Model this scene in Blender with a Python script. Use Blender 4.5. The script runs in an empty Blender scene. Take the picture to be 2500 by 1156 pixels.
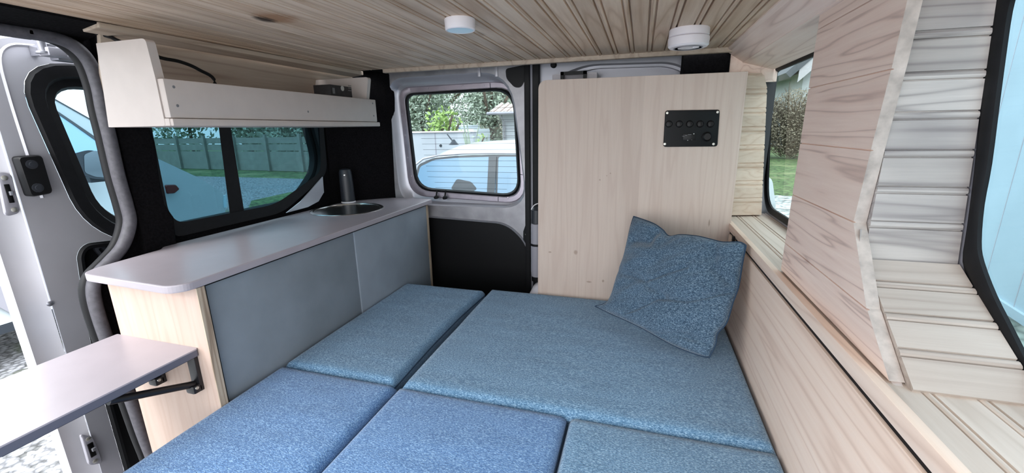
import bpy, bmesh, math, random
from mathutils import Vector, Matrix, noise
random.seed(7)
C = bpy.context.scene.collection
D = bpy.data
PI = math.pi
# ---------------------------------------------------------------- camera model (2500 x 1156)
YAW, PITCH, ROLL, FPX = -0.29423262, -0.24887542, -0.01645247, 1032.19
CAM = Vector((0, 0, 1.10))
fw = Vector((math.sin(YAW)*math.cos(PITCH), math.cos(YAW)*math.cos(PITCH), math.sin(PITCH)))
rt = fw.cross(Vector((0, 0, 1))).normalized(); up = rt.cross(fw)
rt, up = rt*math.cos(ROLL)+up*math.sin(ROLL), -rt*math.sin(ROLL)+up*math.cos(ROLL)
def at(px, py, ax, v):
    """world point where the sight line of a photo pixel meets the plane ax = v"""
    d = fw + rt*((px-1250)/FPX) - up*((py-578)/FPX)
    k = 'xyz'.index(ax)
    return CAM + d*((v-CAM[k])/d[k])
def ats(pts, ax, v): return [at(p[0], p[1], ax, v) for p in pts]
# ---------------------------------------------------------------- materials
class NT:
    def __init__(s, name):
        s.m = D.materials.new(name); s.m.use_nodes = True
        s.n = s.m.node_tree.nodes; s.l = s.m.node_tree.links
        s.b = s.n['Principled BSDF']; s.out = s.n['Material Output']
    def node(s, t, **k):
        n = s.n.new(t)
        for a, v in k.items():
            if a in n.inputs: n.inputs[a].default_value = v
            else: setattr(n, a, v)
        return n
    def link(s, a, b): s.l.new(a, b)
def srgb(r, g, b):
    f = lambda c: (c/255/12.92) if c/255 <= .04045 else ((c/255+.055)/1.055)**2.4
    return (f(r), f(g), f(b), 1)
def coord(t, sc=(1, 1, 1), rot=(0, 0, 0)):
    tc = t.node('ShaderNodeTexCoord'); mp = t.node('ShaderNodeMapping')
    mp.inputs['Scale'].default_value = sc; mp.inputs['Rotation'].default_value = rot
    t.link(tc.outputs['Object'], mp.inputs['Vector']); return mp.outputs['Vector']
def ramp(t, fac, stops):
    r = t.node('ShaderNodeValToRGB'); e = r.color_ramp.elements
    while len(e) < len(stops): e.new(.5)
    for q, (p, c) in zip(e, stops): q.position = p; q.color = c
    t.link(fac, r.inputs['Fac']); return r.outputs['Color']
def mixc(t, fac, a, b, mode='MIX'):
    m = t.node('ShaderNodeMix'); m.data_type = 'RGBA'; m.blend_type = mode
    if isinstance(fac, float): m.inputs[0].default_value = fac
    else: t.link(fac, m.inputs[0])
    for s, v in ((6, a), (7, b)):
        if isinstance(v, tuple): m.inputs[s].default_value = v
        else: t.link(v, m.inputs[s])
    return m.outputs[2]
def bump(t, h, strength=.3, dist=.002):
    b = t.node('ShaderNodeBump'); b.inputs['Strength'].default_value = strength; b.inputs['Distance'].default_value = dist
    t.link(h, b.inputs['Height']); t.link(b.outputs['Normal'], t.b.inputs['Normal'])
def plain(name, col, rough=.5, metal=0, spec=.5, nz=0, nscale=40, bmp=0):
    t = NT(name)
    t.b.inputs['Roughness'].default_value = rough; t.b.inputs['Metallic'].default_value = metal
    t.b.inputs['Specular IOR Level'].default_value = spec
    if nz or bmp:
        n = t.node('ShaderNodeTexNoise', Scale=nscale, Detail=5.0); t.link(coord(t), n.inputs['Vector'])
        lo = tuple(c*(1-nz) for c in col[:3])+(1,); hi = tuple(min(1, c*(1+nz)) for c in col[:3])+(1,)
        t.link(ramp(t, n.outputs['Fac'], [(.3, lo), (.7, hi)]), t.b.inputs['Base Color'])
        if bmp: bump(t, n.outputs['Fac'], bmp)
    else: t.b.inputs['Base Color'].default_value = col
    return t.m
def wood(name, light, mid, dark, axis='y', across='x', pitch=.1, freq=1.0, contrast=.5, knots=.0, rough=.6, streak=.0, fixed=None, rings_n=7.0, phase=0.0):
    """planks: grain runs along `axis`, board index changes along `across`"""
    t = NT(name); t.b.inputs['Roughness'].default_value = rough; t.b.inputs['Specular IOR Level'].default_value = .3
    tc = t.node('ShaderNodeTexCoord'); sep = t.node('ShaderNodeSeparateXYZ'); t.link(tc.outputs['Object'], sep.inputs[0])
    ai = 'xyz'.index(across); li = 'xyz'.index(axis)
    dv = t.node('ShaderNodeMath', operation='MULTIPLY_ADD'); t.link(sep.outputs[ai], dv.inputs[0]); dv.inputs[1].default_value = 1/pitch; dv.inputs[2].default_value = -phase/pitch
    fl = t.node('ShaderNodeMath', operation='FLOOR'); t.link(dv.outputs[0], fl.inputs[0])
    wn = t.node('ShaderNodeTexWhiteNoise'); wn.noise_dimensions = '1D'; t.link(fl.outputs[0], wn.inputs['W'])
    # offset the grain per board
    ofs = t.node('ShaderNodeVectorMath', operation='SCALE'); t.link(wn.outputs['Color'], ofs.inputs[0]); ofs.inputs['Scale'].default_value = 7.0
    add = t.node('ShaderNodeVectorMath', operation='ADD'); t.link(tc.outputs['Object'], add.inputs[0]); t.link(ofs.outputs[0], add.inputs[1])
    def mp(s_al, s_ac, src=add.outputs[0]):
        m = t.node('ShaderNodeMapping'); sc = [s_ac*freq]*3; sc[li] = s_al*freq; m.inputs['Scale'].default_value = sc
        t.link(src, m.inputs['Vector']); return m.outputs['Vector']
    wv = t.node('ShaderNodeTexNoise', Scale=1.0, Detail=2.0, Distortion=.12); t.link(mp(.75, 13), wv.inputs['Vector'])
    ml = t.node('ShaderNodeMath', operation='MULTIPLY'); t.link(wv.outputs['Fac'], ml.inputs[0]); ml.inputs[1].default_value = rings_n
    fr = t.node('ShaderNodeMath', operation='PINGPONG'); t.link(ml.outputs[0], fr.inputs[0]); fr.inputs[1].default_value = .5
    rings = ramp(t, fr.outputs[0], [(.0, (.35, .35, .35, 1)), (.16, (.8, .8, .8, 1)), (.5, (1, 1, 1, 1))])
    fn = t.node('ShaderNodeTexNoise', Scale=1.0, Detail=6.0, Roughness=.65); t.link(mp(6, 130), fn.inputs['Vector'])
    fine = ramp(t, fn.outputs['Fac'], [(.3, (.7, .7, .7, 1)), (.65, (1, 1, 1, 1))])
    fac = mixc(t, 1.0, rings, fine, 'MULTIPLY')
    base = ramp(t, fac, [(0, tuple(mid[i]*(1-contrast)+dark[i]*contrast for i in range(3))+(1,)), (.55, mid), (1, light)])
    # board to board tone
    tone = ramp(t, wn.outputs['Value'], [(0, (.84, .83, .82, 1)), (1, (1, 1, 1, 1))])
    col = mixc(t, 1.0, base, tone, 'MULTIPLY')
    # broad stain variation
    bn = t.node('ShaderNodeTexNoise', Scale=1.0, Detail=3.0); t.link(mp(2.5/freq, 5/freq), bn.inputs['Vector'])
    st = ramp(t, bn.outputs['Fac'], [(.55-.12*min(streak, 1), (0, 0, 0, 1)), (.78, (streak, streak, streak, 1))])
    if streak: col = mixc(t, st, col, dark)
    if knots:
        vo = t.node('ShaderNodeTexVoronoi', Scale=1.0, Randomness=1.0)
        m = t.node('ShaderNodeMapping'); sc = [6.5]*3; sc[li] = 3.2; m.inputs['Scale'].default_value = sc
        t.link(add.outputs[0], m.inputs['Vector']); t.link(m.outputs['Vector'], vo.inputs['Vector'])
        kn = ramp(t, vo.outputs['Distance'], [(.05, (knots, knots, knots, 1)), (.11, (0, 0, 0, 1))])
        col = mixc(t, kn, col, tuple(c*.45 for c in dark[:3])+(1,))
    if fixed:
        for (p, r, c) in fixed:
            sb = t.node('ShaderNodeVectorMath', operation='SUBTRACT'); t.link(tc.outputs['Object'], sb.inputs[0]); sb.inputs[1].default_value = p
            dvv = t.node('ShaderNodeVectorMath', operation='DIVIDE'); t.link(sb.outputs[0], dvv.inputs[0]); dvv.inputs[1].default_value = r
            nn = t.node('ShaderNodeTexNoise', Scale=40.0); t.link(tc.outputs['Object'], nn.inputs['Vector'])
            ln = t.node('ShaderNodeVectorMath', operation='LENGTH'); t.link(dvv.outputs[0], ln.inputs[0])
            ad = t.node('ShaderNodeMath', operation='ADD'); t.link(ln.outputs['Value'], ad.inputs[0]); 
            m2 = t.node('ShaderNodeMath', operation='MULTIPLY'); t.link(nn.outputs['Fac'], m2.inputs[0]); m2.inputs[1].default_value = .5; t.link(m2.outputs[0], ad.inputs[1])
            k2 = ramp(t, ad.outputs[0], [(.9, (1, 1, 1, 1)), (1.35, (0, 0, 0, 1))]) if c[3] == 1 else ramp(t, ad.outputs[0], [(.6, (c[3],)*3+(1,)), (1.5, (0, 0, 0, 1))])
            col = mixc(t, k2, col, tuple(c[:3])+(1,))
    t.link(col, t.b.inputs['Base Color'])
    bump(t, fac, .25, .0012)
    return t.m
def fabric(name, dark, mid, light, scale=420, rot=0):
    t = NT(name); t.b.inputs['Roughness'].default_value = .95; t.b.inputs['Specular IOR Level'].default_value = .15
    t.b.inputs['Sheen Weight'].default_value = .25; t.b.inputs['Sheen Roughness'].default_value = .5
    v = coord(t, (scale*.45, scale, scale), (0, 0, rot))
    n = t.node('ShaderNodeTexNoise', Scale=1.0, Detail=2.0, Roughness=.8); t.link(v, n.inputs['Vector'])
    vo = t.node('ShaderNodeTexVoronoi', Scale=1.3); t.link(v, vo.inputs['Vector'])
    big = t.node('ShaderNodeTexNoise', Scale=1.0, Detail=4.0); t.link(coord(t, (6, 22, 22), (0, 0, rot)), big.inputs['Vector'])
    c1 = ramp(t, n.outputs['Fac'], [(.32, dark), (.5, mid), (.68, light)])
    c2 = ramp(t, big.outputs['Fac'], [(.3, (.82, .82, .82, 1)), (.7, (1.0, 1.0, 1.0, 1))])
    t.link(mixc(t, 1.0, c1, c2, 'MULTIPLY'), t.b.inputs['Base Color'])
    bump(t, vo.outputs['Distance'], .5, .0015)
    return t.m
def glassm(name, tint, refl=.5, rough=.0):
    t = NT(name); t.n.remove(t.b)
    tr = t.node('ShaderNodeBsdfTransparent'); tr.inputs['Color'].default_value = tint
    gl = t.node('ShaderNodeBsdfGlossy'); gl.inputs['Roughness'].default_value = rough; gl.inputs['Color'].default_value = (refl, refl, refl, 1)
    fr = t.node('ShaderNodeFresnel')
    # same air-to-glass reflectance from either side of the thin pane
    ge = t.node('ShaderNodeNewGeometry'); im = t.node('ShaderNodeMath', operation='MULTIPLY_ADD'); t.link(ge.outputs['Backfacing'], im.inputs[0]); im.inputs[1].default_value = 1/1.45-1.45; im.inputs[2].default_value = 1.45; t.link(im.outputs[0], fr.inputs['IOR'])
    mx = t.node('ShaderNodeMixShader'); t.link(fr.outputs[0], mx.inputs[0]); t.link(tr.outputs[0], mx.inputs[1]); t.link(gl.outputs[0], mx.inputs[2])
    t.link(mx.outputs[0], t.out.inputs['Surface']); return t.m
def speck(name, cols, scale, rough=.9, bmp=.6, dist=.02):
    t = NT(name); t.b.inputs['Roughness'].default_value = rough
    v = coord(t); vo = t.node('ShaderNodeTexVoronoi', Scale=scale); t.link(v, vo.inputs['Vector'])
    n = t.node('ShaderNodeTexNoise', Scale=scale*.08, Detail=6.0); t.link(v, n.inputs['Vector'])
    sx = t.node('ShaderNodeSeparateColor'); t.link(vo.outputs['Color'], sx.inputs[0])
    c = ramp(t, sx.outputs[0], [(0, cols[0]), (.5, cols[1]), (1, cols[2])])
    e = ramp(t, vo.outputs['Distance'], [(.35, (1, 1, 1, 1)), (.75, (.35, .35, .35, 1))])
    c = mixc(t, 1.0, c, e, 'MULTIPLY')
    if len(cols) > 3:
        f = ramp(t, n.outputs['Fac'], [(.52, (0, 0, 0, 1)), (.66, (.8, .8, .8, 1))]); c = mixc(t, f, c, cols[3])
    t.link(c, t.b.inputs['Base Color']); bump(t, vo.outputs['Distance'], bmp, dist); return t.m

M = {}
W1, W2, W3 = srgb(226, 214, 203), srgb(205, 191, 180), srgb(128, 110, 102)
XL0 = -1.148
hp = at(655, 46, 'z', 1.34)
M['ceil'] = wood('ceiling_pine', srgb(228, 205, 183), srgb(208, 181, 157), srgb(146, 112, 86), 'y', 'x', .0533, 1.0, .5, .35, .55, .4, phase=XL0+.0366,
                 fixed=[((hp.x+.02, hp.y+.0, hp.z), (.07, .075, .2), srgb(150, 105, 72)[:3]+(.75,)), ((hp.x-.012, hp.y, hp.z), (.028, .042, .2), srgb(62, 50, 42)[:3]+(.95,))])
M['clad_y'] = wood('limed_pine_lengthwise', srgb(250, 230, 218), srgb(240, 216, 203), srgb(180, 150, 138), 'y', 'z', .095, 1.0, .75, .5, .6, .25)
M['pillar_face'] = wood('rough_sawn_pine', srgb(250, 228, 214), srgb(240, 214, 200), srgb(160, 130, 120), 'y', 'z', .105, 1.5, .9, .6, .75, .2)
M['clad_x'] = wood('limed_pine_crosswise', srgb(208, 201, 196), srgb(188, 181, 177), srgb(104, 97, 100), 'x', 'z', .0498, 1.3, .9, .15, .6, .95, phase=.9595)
M['clad_low'] = wood('pale_pine_crosswise', srgb(200, 188, 178), srgb(186, 172, 162), srgb(150, 134, 122), 'x', 'z', .0298, 1.5, .3, .2, .6, .1, phase=.8238)
M['clad_rear'] = wood('cream_pine_crosswise', srgb(236, 216, 198), srgb(226, 202, 182), srgb(190, 158, 134), 'x', 'z', .0595, 1.6, .45, .15, .55, .15)
M['sill'] = wood('pale_sill_pine', srgb(228, 214, 202), srgb(216, 200, 187), srgb(162, 140, 122), 'y', 'x', .0518, 1.3, .35, .2, .55, .15, phase=.3375)
M['board'] = wood('pink_toned_pine_board', srgb(248, 226, 209), srgb(240, 214, 196), srgb(196, 162, 142), 'y', 'z', 3.0, 1.0, .7, .4, .55, .1)
M['panel'] = wood('smooth_birch_panel', srgb(216, 199, 187), srgb(208, 189, 177), srgb(178, 153, 138), 'z', 'x', 3.0, 1.3, .18, .0, .5, .06,
                  fixed=[(tuple(at(x, y, 'y', 1.47)), (a, .3, b), srgb(150, 128, 112)[:3]+(.7,)) for x, y, a, b in ((1405, 618, .012, .014), (1438, 690, .016, .006), (1472, 688, .006, .008), (1464, 440, .005, .005), (1490, 424, .004, .004), (1342, 617, .01, .006), (1732, 545, .004, .02), (1481, 430, .003, .003))])
M['endpanel'] = wood('cream_plywood', srgb(202, 180, 167), srgb(194, 170, 156), srgb(166, 140, 124), 'z', 'x', 3.0, 1.2, .2, .0, .5, .0)
M['plyedge'] = wood('plywood_edge', srgb(205, 190, 170), srgb(170, 150, 130), srgb(110, 90, 72), 'z', 'y', 3.0, 2.5, .9, .0, .7, .2)
M['shelfwall'] = wood('grey_beige_pine', srgb(196, 180, 164), srgb(178, 160, 144), srgb(128, 108, 92), 'y', 'z', .5, .8, .5, .15, .6, .35)
M['endgrain'] = plain('rough_sawn_end_grain', srgb(186, 174, 166), .85, nz=.34, nscale=38, bmp=.6)
M['white_board'] = plain('painted_off_white_board', srgb(192, 181, 175), .5, nz=.03, nscale=25)
M['worktop'] = plain('pale_lilac_grey_laminate', srgb(168, 160, 166), .32, nz=.03, nscale=20)
M['grey_front'] = plain('slate_grey_laminate', srgb(126, 134, 142), .45, nz=.1, nscale=9)
M['grey_front2'] = plain('lighter_slate_laminate', srgb(138, 147, 157), .45, nz=.08, nscale=9)
M['dark_edge'] = plain('dark_grey_edge_band', srgb(92, 92, 104), .5)
M['felt'] = plain('black_felt_lining', srgb(14, 13, 15), .98, spec=.1, nz=.5, nscale=180, bmp=.5)
M['black'] = plain('black_plastic', srgb(15, 15, 17), .5, spec=.25)
M['black_gloss'] = plain('glossy_black_plastic', srgb(7, 7, 9), .35, spec=.25)
M['black_metal'] = plain('black_painted_steel', srgb(26, 24, 26), .35)
M['rubber'] = plain('black_rubber', srgb(13, 13, 16), .6, spec=.3, nz=.3, nscale=60)
M['seal'] = plain('grey_black_door_seal', srgb(74, 72, 78), .6, nz=.25, nscale=90)
M['silver'] = plain('silver_body_paint', srgb(178, 178, 186), .32, metal=.45, nz=.08, nscale=6)
M['silver2'] = plain('silver_inner_door_paint', srgb(188, 186, 192), .38, metal=.3, nz=.06, nscale=7)
M['silver3'] = plain('worn_silver_paint', srgb(160, 158, 162), .4, metal=.45, nz=.22, nscale=14, bmp=.25)
M['strip'] = plain('aluminium_trim_strip', srgb(176, 168, 178), .35, metal=.6, nz=.1, nscale=20)
M['chrome'] = plain('brushed_stainless_steel', srgb(236, 232, 228), .22, metal=1)
M['zinc'] = plain('zinc_plated_steel', srgb(170, 170, 178), .3, metal=.7)
M['screw'] = plain('screw_head', srgb(190, 188, 180), .35, metal=.8)
M['white_pl'] = plain('white_plastic', srgb(232, 226, 230), .4)
M['diffuser'] = plain('frosted_lamp_diffuser', srgb(196, 222, 234), .3)
M['grey_pl'] = plain('grey_plastic', srgb(150, 148, 156), .5)
M['clear_pl'] = plain('smoky_plastic', srgb(150, 146, 150), .3)
M['grey_dark'] = plain('dark_grey_plastic', srgb(44, 46, 52), .4)
M['fabric'] = fabric('blue_grey_melange_fabric', srgb(60, 94, 124), srgb(94, 132, 164), srgb(152, 184, 208), 460)
M['fabric_near'] = fabric('blue_melange_fabric', srgb(56, 92, 138), srgb(88, 128, 176), srgb(146, 182, 216), 460)
M['fabric_pillow'] = fabric('slate_blue_woven_fabric', srgb(40, 60, 78), srgb(74, 98, 120), srgb(132, 154, 170), 440, .5)
M['piping'] = plain('dark_seam', srgb(40, 62, 84), .9)
M['glass_dark'] = glassm('teal_privacy_glass', (.17, .28, .32, 1), .35)
M['glass_door'] = glassm('blue_tinted_glass', (.42, .56, .62, 1), .4)
M['glass_clear'] = glassm('rear_glass', (.42, .48, .50, 1), .5)
M['glass_right'] = glassm('green_tinted_glass', (.44, .50, .49, 1), .4)
M['glass_blue'] = glassm('blue_tinted_near_glass', (.37, .46, .50, 1), .4)
M['carpaint'] = plain('white_car_paint', srgb(180, 188, 192), .25)
M['carglass'] = plain('dark_blue_car_glass', srgb(92, 130, 158), .12)
M['carglass2'] = plain('pale_van_glass', srgb(140, 178, 200), .12)
M['cardark'] = plain('car_trim', srgb(44, 50, 58), .4)
M['marker'] = plain('amber_red_marker_lens', srgb(96, 30, 26), .25)
M['mirror'] = plain('mirror_glass', srgb(120, 128, 135), .05, metal=.9)
M['gravel'] = speck('white_gravel', [srgb(150, 150, 152), srgb(184, 184, 188), srgb(96, 96, 94), srgb(92, 104, 66)], 30, dist=.02)
M['grass'] = speck('lawn_grass', [srgb(92, 118, 70), srgb(110, 138, 84), srgb(76, 98, 60), srgb(130, 140, 98)], 9, dist=.05)
M['road'] = speck('asphalt_road', [srgb(150, 154, 160), srgb(165, 168, 174), srgb(138, 142, 148)], 25, dist=.002)
M['drive'] = speck('gravel_light', [srgb(196, 206, 206), srgb(220, 226, 226), srgb(160, 168, 170)], 9, dist=.03)
M['mossy'] = speck('mossy_paving', [srgb(150, 160, 150), srgb(170, 178, 165), srgb(120, 130, 120)], 6, dist=.02)
M['fence'] = plain('weathered_fence', srgb(132, 134, 126), .8, nz=.15, nscale=4)
M['plaster'] = plain('white_plaster', srgb(176, 180, 186), .8, nz=.05, nscale=3)
M['bluewall'] = plain('pale_blue_painted_wall', srgb(176, 196, 204), .7, nz=.06, nscale=1.5)
M['roof'] = plain('clay_roof_tiles', srgb(196, 180, 172), .8, nz=.2, nscale=12)
M['slate'] = plain('dark_roof', srgb(84, 90, 98), .7, nz=.1)
M['cream'] = plain('cream_gable', srgb(214, 200, 178), .8)
M['leaf1'] = plain('hazy_grey_green_leaves', srgb(158, 170, 152), .8, nz=.3, nscale=3)  # paled so that the distance haze is part of the leaf colour
M['leaf2'] = plain('fresh_green_leaves', srgb(150, 176, 100), .8, nz=.3, nscale=3)
M['twig'] = plain('bare_brown_twigs', srgb(138, 130, 114), .9, nz=.3, nscale=3)
M['bark'] = plain('tree_bark', srgb(104, 92, 80), .9, nz=.3, nscale=8)
M['card_dark'] = plain('dark_printed_cardboard', srgb(48, 46, 48), .5, nz=.3, nscale=60)
M['offwhite'] = plain('pale_print_glint', srgb(200, 200, 196), .6)
M['grey_print_glint'] = plain('grey_print_glint', srgb(120, 120, 122), .6)
# ---------------------------------------------------------------- object helpers
def link(name, me, mat, parent=None, smooth=False):
    o = D.objects.new(name, me); C.objects.link(o)
    for m in (mat if isinstance(mat, (list, tuple)) else [mat]): me.materials.append(M[m])
    if parent: o.parent = parent; o.matrix_parent_inverse = Matrix.Translation(-parent.location)
    if smooth:
        for p in me.polygons: p.use_smooth = True
    return o
def fin(name, bm, mat, parent=None, smooth=False, bevel=0, seg=2, auto=None):
    bmesh.ops.remove_doubles(bm, verts=bm.verts, dist=1e-6)
    bmesh.ops.recalc_face_normals(bm, faces=bm.faces)
    if bevel:
        es = [e for e in bm.edges if len(e.link_faces) == 2 and e.calc_face_angle(0) > .5]
        bmesh.ops.bevel(bm, geom=es, offset=bevel, segments=seg, profile=.6, affect='EDGES', clamp_overlap=True)
    me = D.meshes.new(name); bm.to_mesh(me); bm.free()
    o = link(name, me, mat, parent, smooth or bool(auto))
    if auto: me.set_sharp_from_angle(angle=auto)
    return o
def tag(o, label=None, cat=None, group=None, kind=None):
    if label: o['label'] = label
    if cat: o['category'] = cat
    if group: o['group'] = group
    if kind: o['kind'] = kind
    return o
def thing(name, label, cat, loc=(0, 0, 0), group=None, kind=None):
    o = D.objects.new(name, None); o.location = loc; o.empty_display_size = .05; C.objects.link(o)
    return tag(o, label, cat, group, kind)
def struct(o, label, cat='wall'):
    o['kind'] = 'structure'; o['label'] = label; o['category'] = cat; return o
def abox(bm, x0, x1, y0, y1, z0, z1):
    v = [bm.verts.new(p) for p in ((x0, y0, z0), (x1, y0, z0), (x1, y1, z0), (x0, y1, z0), (x0, y0, z1), (x1, y0, z1), (x1, y1, z1), (x0, y1, z1))]
    for f in ((0, 3, 2, 1), (4, 5, 6, 7), (0, 1, 5, 4), (1, 2, 6, 5), (2, 3, 7, 6), (3, 0, 4, 7)): bm.faces.new([v[i] for i in f])
def box(name, mat, x0, x1, y0, y1, z0, z1, parent=None, bevel=.0, seg=2):
    bm = bmesh.new(); abox(bm, x0, x1, y0, y1, z0, z1); return fin(name, bm, mat, parent, bevel=bevel, seg=seg, auto=.6 if bevel else None)
def hexa(name, mat, p, parent=None, bevel=0):
    """8 points: bottom ring 4, top ring 4"""
    bm = bmesh.new(); v = [bm.verts.new(q) for q in p]
    for f in ((0, 3, 2, 1), (4, 5, 6, 7), (0, 1, 5, 4), (1, 2, 6, 5), (2, 3, 7, 6), (3, 0, 4, 7)): bm.faces.new([v[i] for i in f])
    return fin(name, bm, mat, parent, bevel=bevel)
def rpoly(pts, rad, seg=6):
    """polygon (3-D, planar) with rounded corners; equal vertex counts for equal corner counts"""
    n = len(pts); out = []
    pts = [Vector(p) for p in pts]
    for i in range(n):
        a, b, c = pts[i-1], pts[i], pts[(i+1) % n]
        r = rad[i] if isinstance(rad, (list, tuple)) else rad
        u = (a-b); w = (c-b); lu, lw = u.length, w.length; u.normalize(); w.normalize()
        r = max(min(r, lu*.49, lw*.49), 1e-5)
        p0, p2 = b+u*r, b+w*r
        for k in range(seg+1):
            s = k/seg; out.append(p0*(1-s)**2+b*2*s*(1-s)*.93+(p0+p2)*.5*2*s*(1-s)*.07+p2*s*s)
    return out
def loft(bm, loops, cap0=False, cap1=False, closed=True):
    vs = [[bm.verts.new(p) for p in l] for l in loops]; n = len(vs[0])
    for a, b in zip(vs, vs[1:]):
        for i in range(n if closed else n-1):
            j = (i+1) % n
            try: bm.faces.new((a[i], a[j], b[j], b[i]))
            except ValueError: pass
    if cap0: bm.faces.new(vs[0])
    if cap1: bm.faces.new(vs[-1])
def ring(name, mat, loops, parent=None, smooth=True, cap0=False, cap1=False):
    bm = bmesh.new(); loft(bm, loops, cap0, cap1)
    return fin(name, bm, mat, parent, auto=.7 if smooth else None)
def plate(name, mat, outer, holes=(), thick=(0, 0, 0), parent=None, bevel=0):
    """planar plate with holes, extruded by the vector `thick`"""
    bm = bmesh.new(); edges = []
    for lp in [outer]+list(holes):
        vs = [bm.verts.new(p) for p in lp]
        edges += [bm.edges.new((vs[i], vs[(i+1) % len(vs)])) for i in range(len(vs))]
    bmesh.ops.triangle_fill(bm, use_beauty=True, use_dissolve=False, edges=edges)
    t = Vector(thick)
    if t.length:
        g = bmesh.ops.extrude_face_region(bm, geom=list(bm.faces))
        bmesh.ops.translate(bm, verts=[v for v in g['geom'] if isinstance(v, bmesh.types.BMVert)], vec=t)
    bmesh.ops.dissolve_limit(bm, angle_limit=.01, verts=bm.verts, edges=bm.edges)
    return fin(name, bm, mat, parent, bevel=bevel)
def smoothpath(pts, n=8):
    pts = [Vector(p) for p in pts]; out = []
    for i in range(len(pts)-1):
        p0 = pts[max(i-1, 0)]; p1 = pts[i]; p2 = pts[i+1]; p3 = pts[min(i+2, len(pts)-1)]
        for k in range(n):
            t = k/n; out.append(.5*((2*p1)+(p2-p0)*t+(2*p0-5*p1+4*p2-p3)*t*t+(3*p1-p0-3*p2+p3)*t**3))
    out.append(pts[-1]); return out
def sweep(bm, path, prof, upv=(0, 0, 1), closed=False):
    """sweep profile [(a,b)] along path; a along side, b along up"""
    path = [Vector(p) for p in path]; n = len(path); loops = []
    for i, p in enumerate(path):
        t = (path[(i+1) % n]-path[i-1]) if closed else (path[min(i+1, n-1)]-path[max(i-1, 0)])
        t.normalize(); s = t.cross(Vector(upv));
        if s.length < 1e-4: s = t.cross(Vector((1, 0, 0)))
        s.normalize(); u = s.cross(t)
        loops.append([p+s*a+u*b for a, b in prof])
    if closed: loops.append(loops[0])
    loft(bm, loops, not closed, not closed)
def circ(r, n=10, a0=0): return [(r*math.cos(a0+2*PI*i/n), r*math.sin(a0+2*PI*i/n)) for i in range(n)]
def tube(name, mat, path, r, parent=None, n=10, upv=(0, 0, 1)):
    bm = bmesh.new(); sweep(bm, path, circ(r, n), upv); return fin(name, bm, mat, parent, auto=.9)
def lathe(name, mat, prof, o, ax=(0, 0, 1), parent=None, n=40, sx=1, sy=1, ang=0):
    """prof [(r,h)] around axis ax through o"""
    ax = Vector(ax).normalized(); u = ax.orthogonal().normalized() if abs(ax.z) < .9 else Vector((math.cos(ang), math.sin(ang), 0)); w = ax.cross(u)
    bm = bmesh.new(); loops = [[Vector(o)+ax*h+(u*math.cos(2*PI*i/n)*sx+w*math.sin(2*PI*i/n)*sy)*r for i in range(n)] for r, h in prof]
    loft(bm, loops, True, True); return fin(name, bm, mat, parent, auto=.6)
def beads(name, mat, O, U, V, N, width, vr, pitch, start=0, gw=.0045, gd=.0035, pair=.011, thick=.01, parent=None, groove='bead', endmat=0):
    """tongue-and-groove cladding: boards run along V, stack along U, face normal N; vr(u)->(v0,v1)"""
    O, U, V, N = Vector(O), Vector(U).normalized(), Vector(V).normalized(), Vector(N).normalized()
    us = [(0, 0)]
    k = start
    while k < width+pitch:
        if groove == 'bead': g = [(k-pair/2-gw, 0), (k-pair/2-gw*.75, -gd), (k-pair/2-gw*.3, -gd), (k-pair/2, -.0006), (k-pair/4, .0007), (k+pair/4, .0007), (k+pair/2, -.0006), (k+pair/2+gw*.3, -gd), (k+pair/2+gw*.75, -gd), (k+pair/2+gw, 0)]
        else: g = [(k-gw*.5, 0), (k-gw*.15, -gd), (k+gw*.15, -gd), (k+gw*.5, 0)]
        us += [q for q in g if 0 < q[0] < width]; k += pitch
    us.append((width, us[-1][1] if False else 0))
    us.sort()
    bm = bmesh.new(); f = []; b = []
    for u, d in us:
        v0, v1 = vr(u)
        f.append([bm.verts.new(O+U*u+N*d+V*(v0+(v1-v0)*s/6)) for s in range(7)])
        b.append([bm.verts.new(O+U*u-N*thick+V*(v0+(v1-v0)*s/6)) for s in range(7)])
    for i in range(len(us)-1):
        for s in range(6):
            bm.faces.new((f[i][s], f[i+1][s], f[i+1][s+1], f[i][s+1])); bm.faces.new((b[i][s+1], b[i+1][s+1], b[i+1][s], b[i][s]))
        for s in (0, 6): bm.faces.new((f[i][s], b[i][s], b[i+1][s], f[i+1][s])).material_index = endmat
    for i in (0, -1):
        for s in range(6): bm.faces.new((f[i][s], f[i][s+1], b[i][s+1], b[i][s]))
    return fin(name, bm, mat, parent)
# ================================================================ SHELL OF THE VAN
CZ = 1.34
XL, XR, YR = -1.148, .246, 1.578
c = beads('ceiling', 'ceil', (XL, -.25, CZ), (1, 0, 0), (0, 1, 0), (0, 0, -1), XR-XL, lambda u: (0, YR+.25), .0533, .0366, gw=.0045, gd=.0065, pair=.009, thick=.012)
struct(c, 'pine tongue and groove ceiling boards with dark knot', 'ceiling')
# rear ceiling trim, left ceiling batten
struct(box('trim_1', 'shelfwall', XL+.14, .262, YR, YR+.02, 1.326, 1.352, bevel=.004), 'long wooden batten closing the rear end of the ceiling', 'trim')
b = hexa('trim_2', 'shelfwall', [(-1.19, .70, 1.322), (-1.135, .70, 1.328), (-1.105, 1.59, 1.324), (-1.16, 1.59, 1.318), (-1.19, .70, 1.336), (-1.135, .70, 1.339), (-1.105, 1.59, 1.339), (-1.16, 1.59, 1.336)], bevel=.003)
struct(b, 'wooden batten along the left ceiling edge above the shelf', 'trim')
# wall panel behind shelf
b = hexa('trim_3', 'shelfwall', [(-1.262, .735, 1.128), (-1.25, .735, 1.128), (-1.235, 1.60, 1.128), (-1.247, 1.60, 1.128), (-1.205, .735, 1.325), (-1.193, .735, 1.325), (-1.165, 1.60, 1.325), (-1.177, 1.60, 1.325)])
struct(b, 'grey beige wood lining behind the wall shelf', 'trim')
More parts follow.
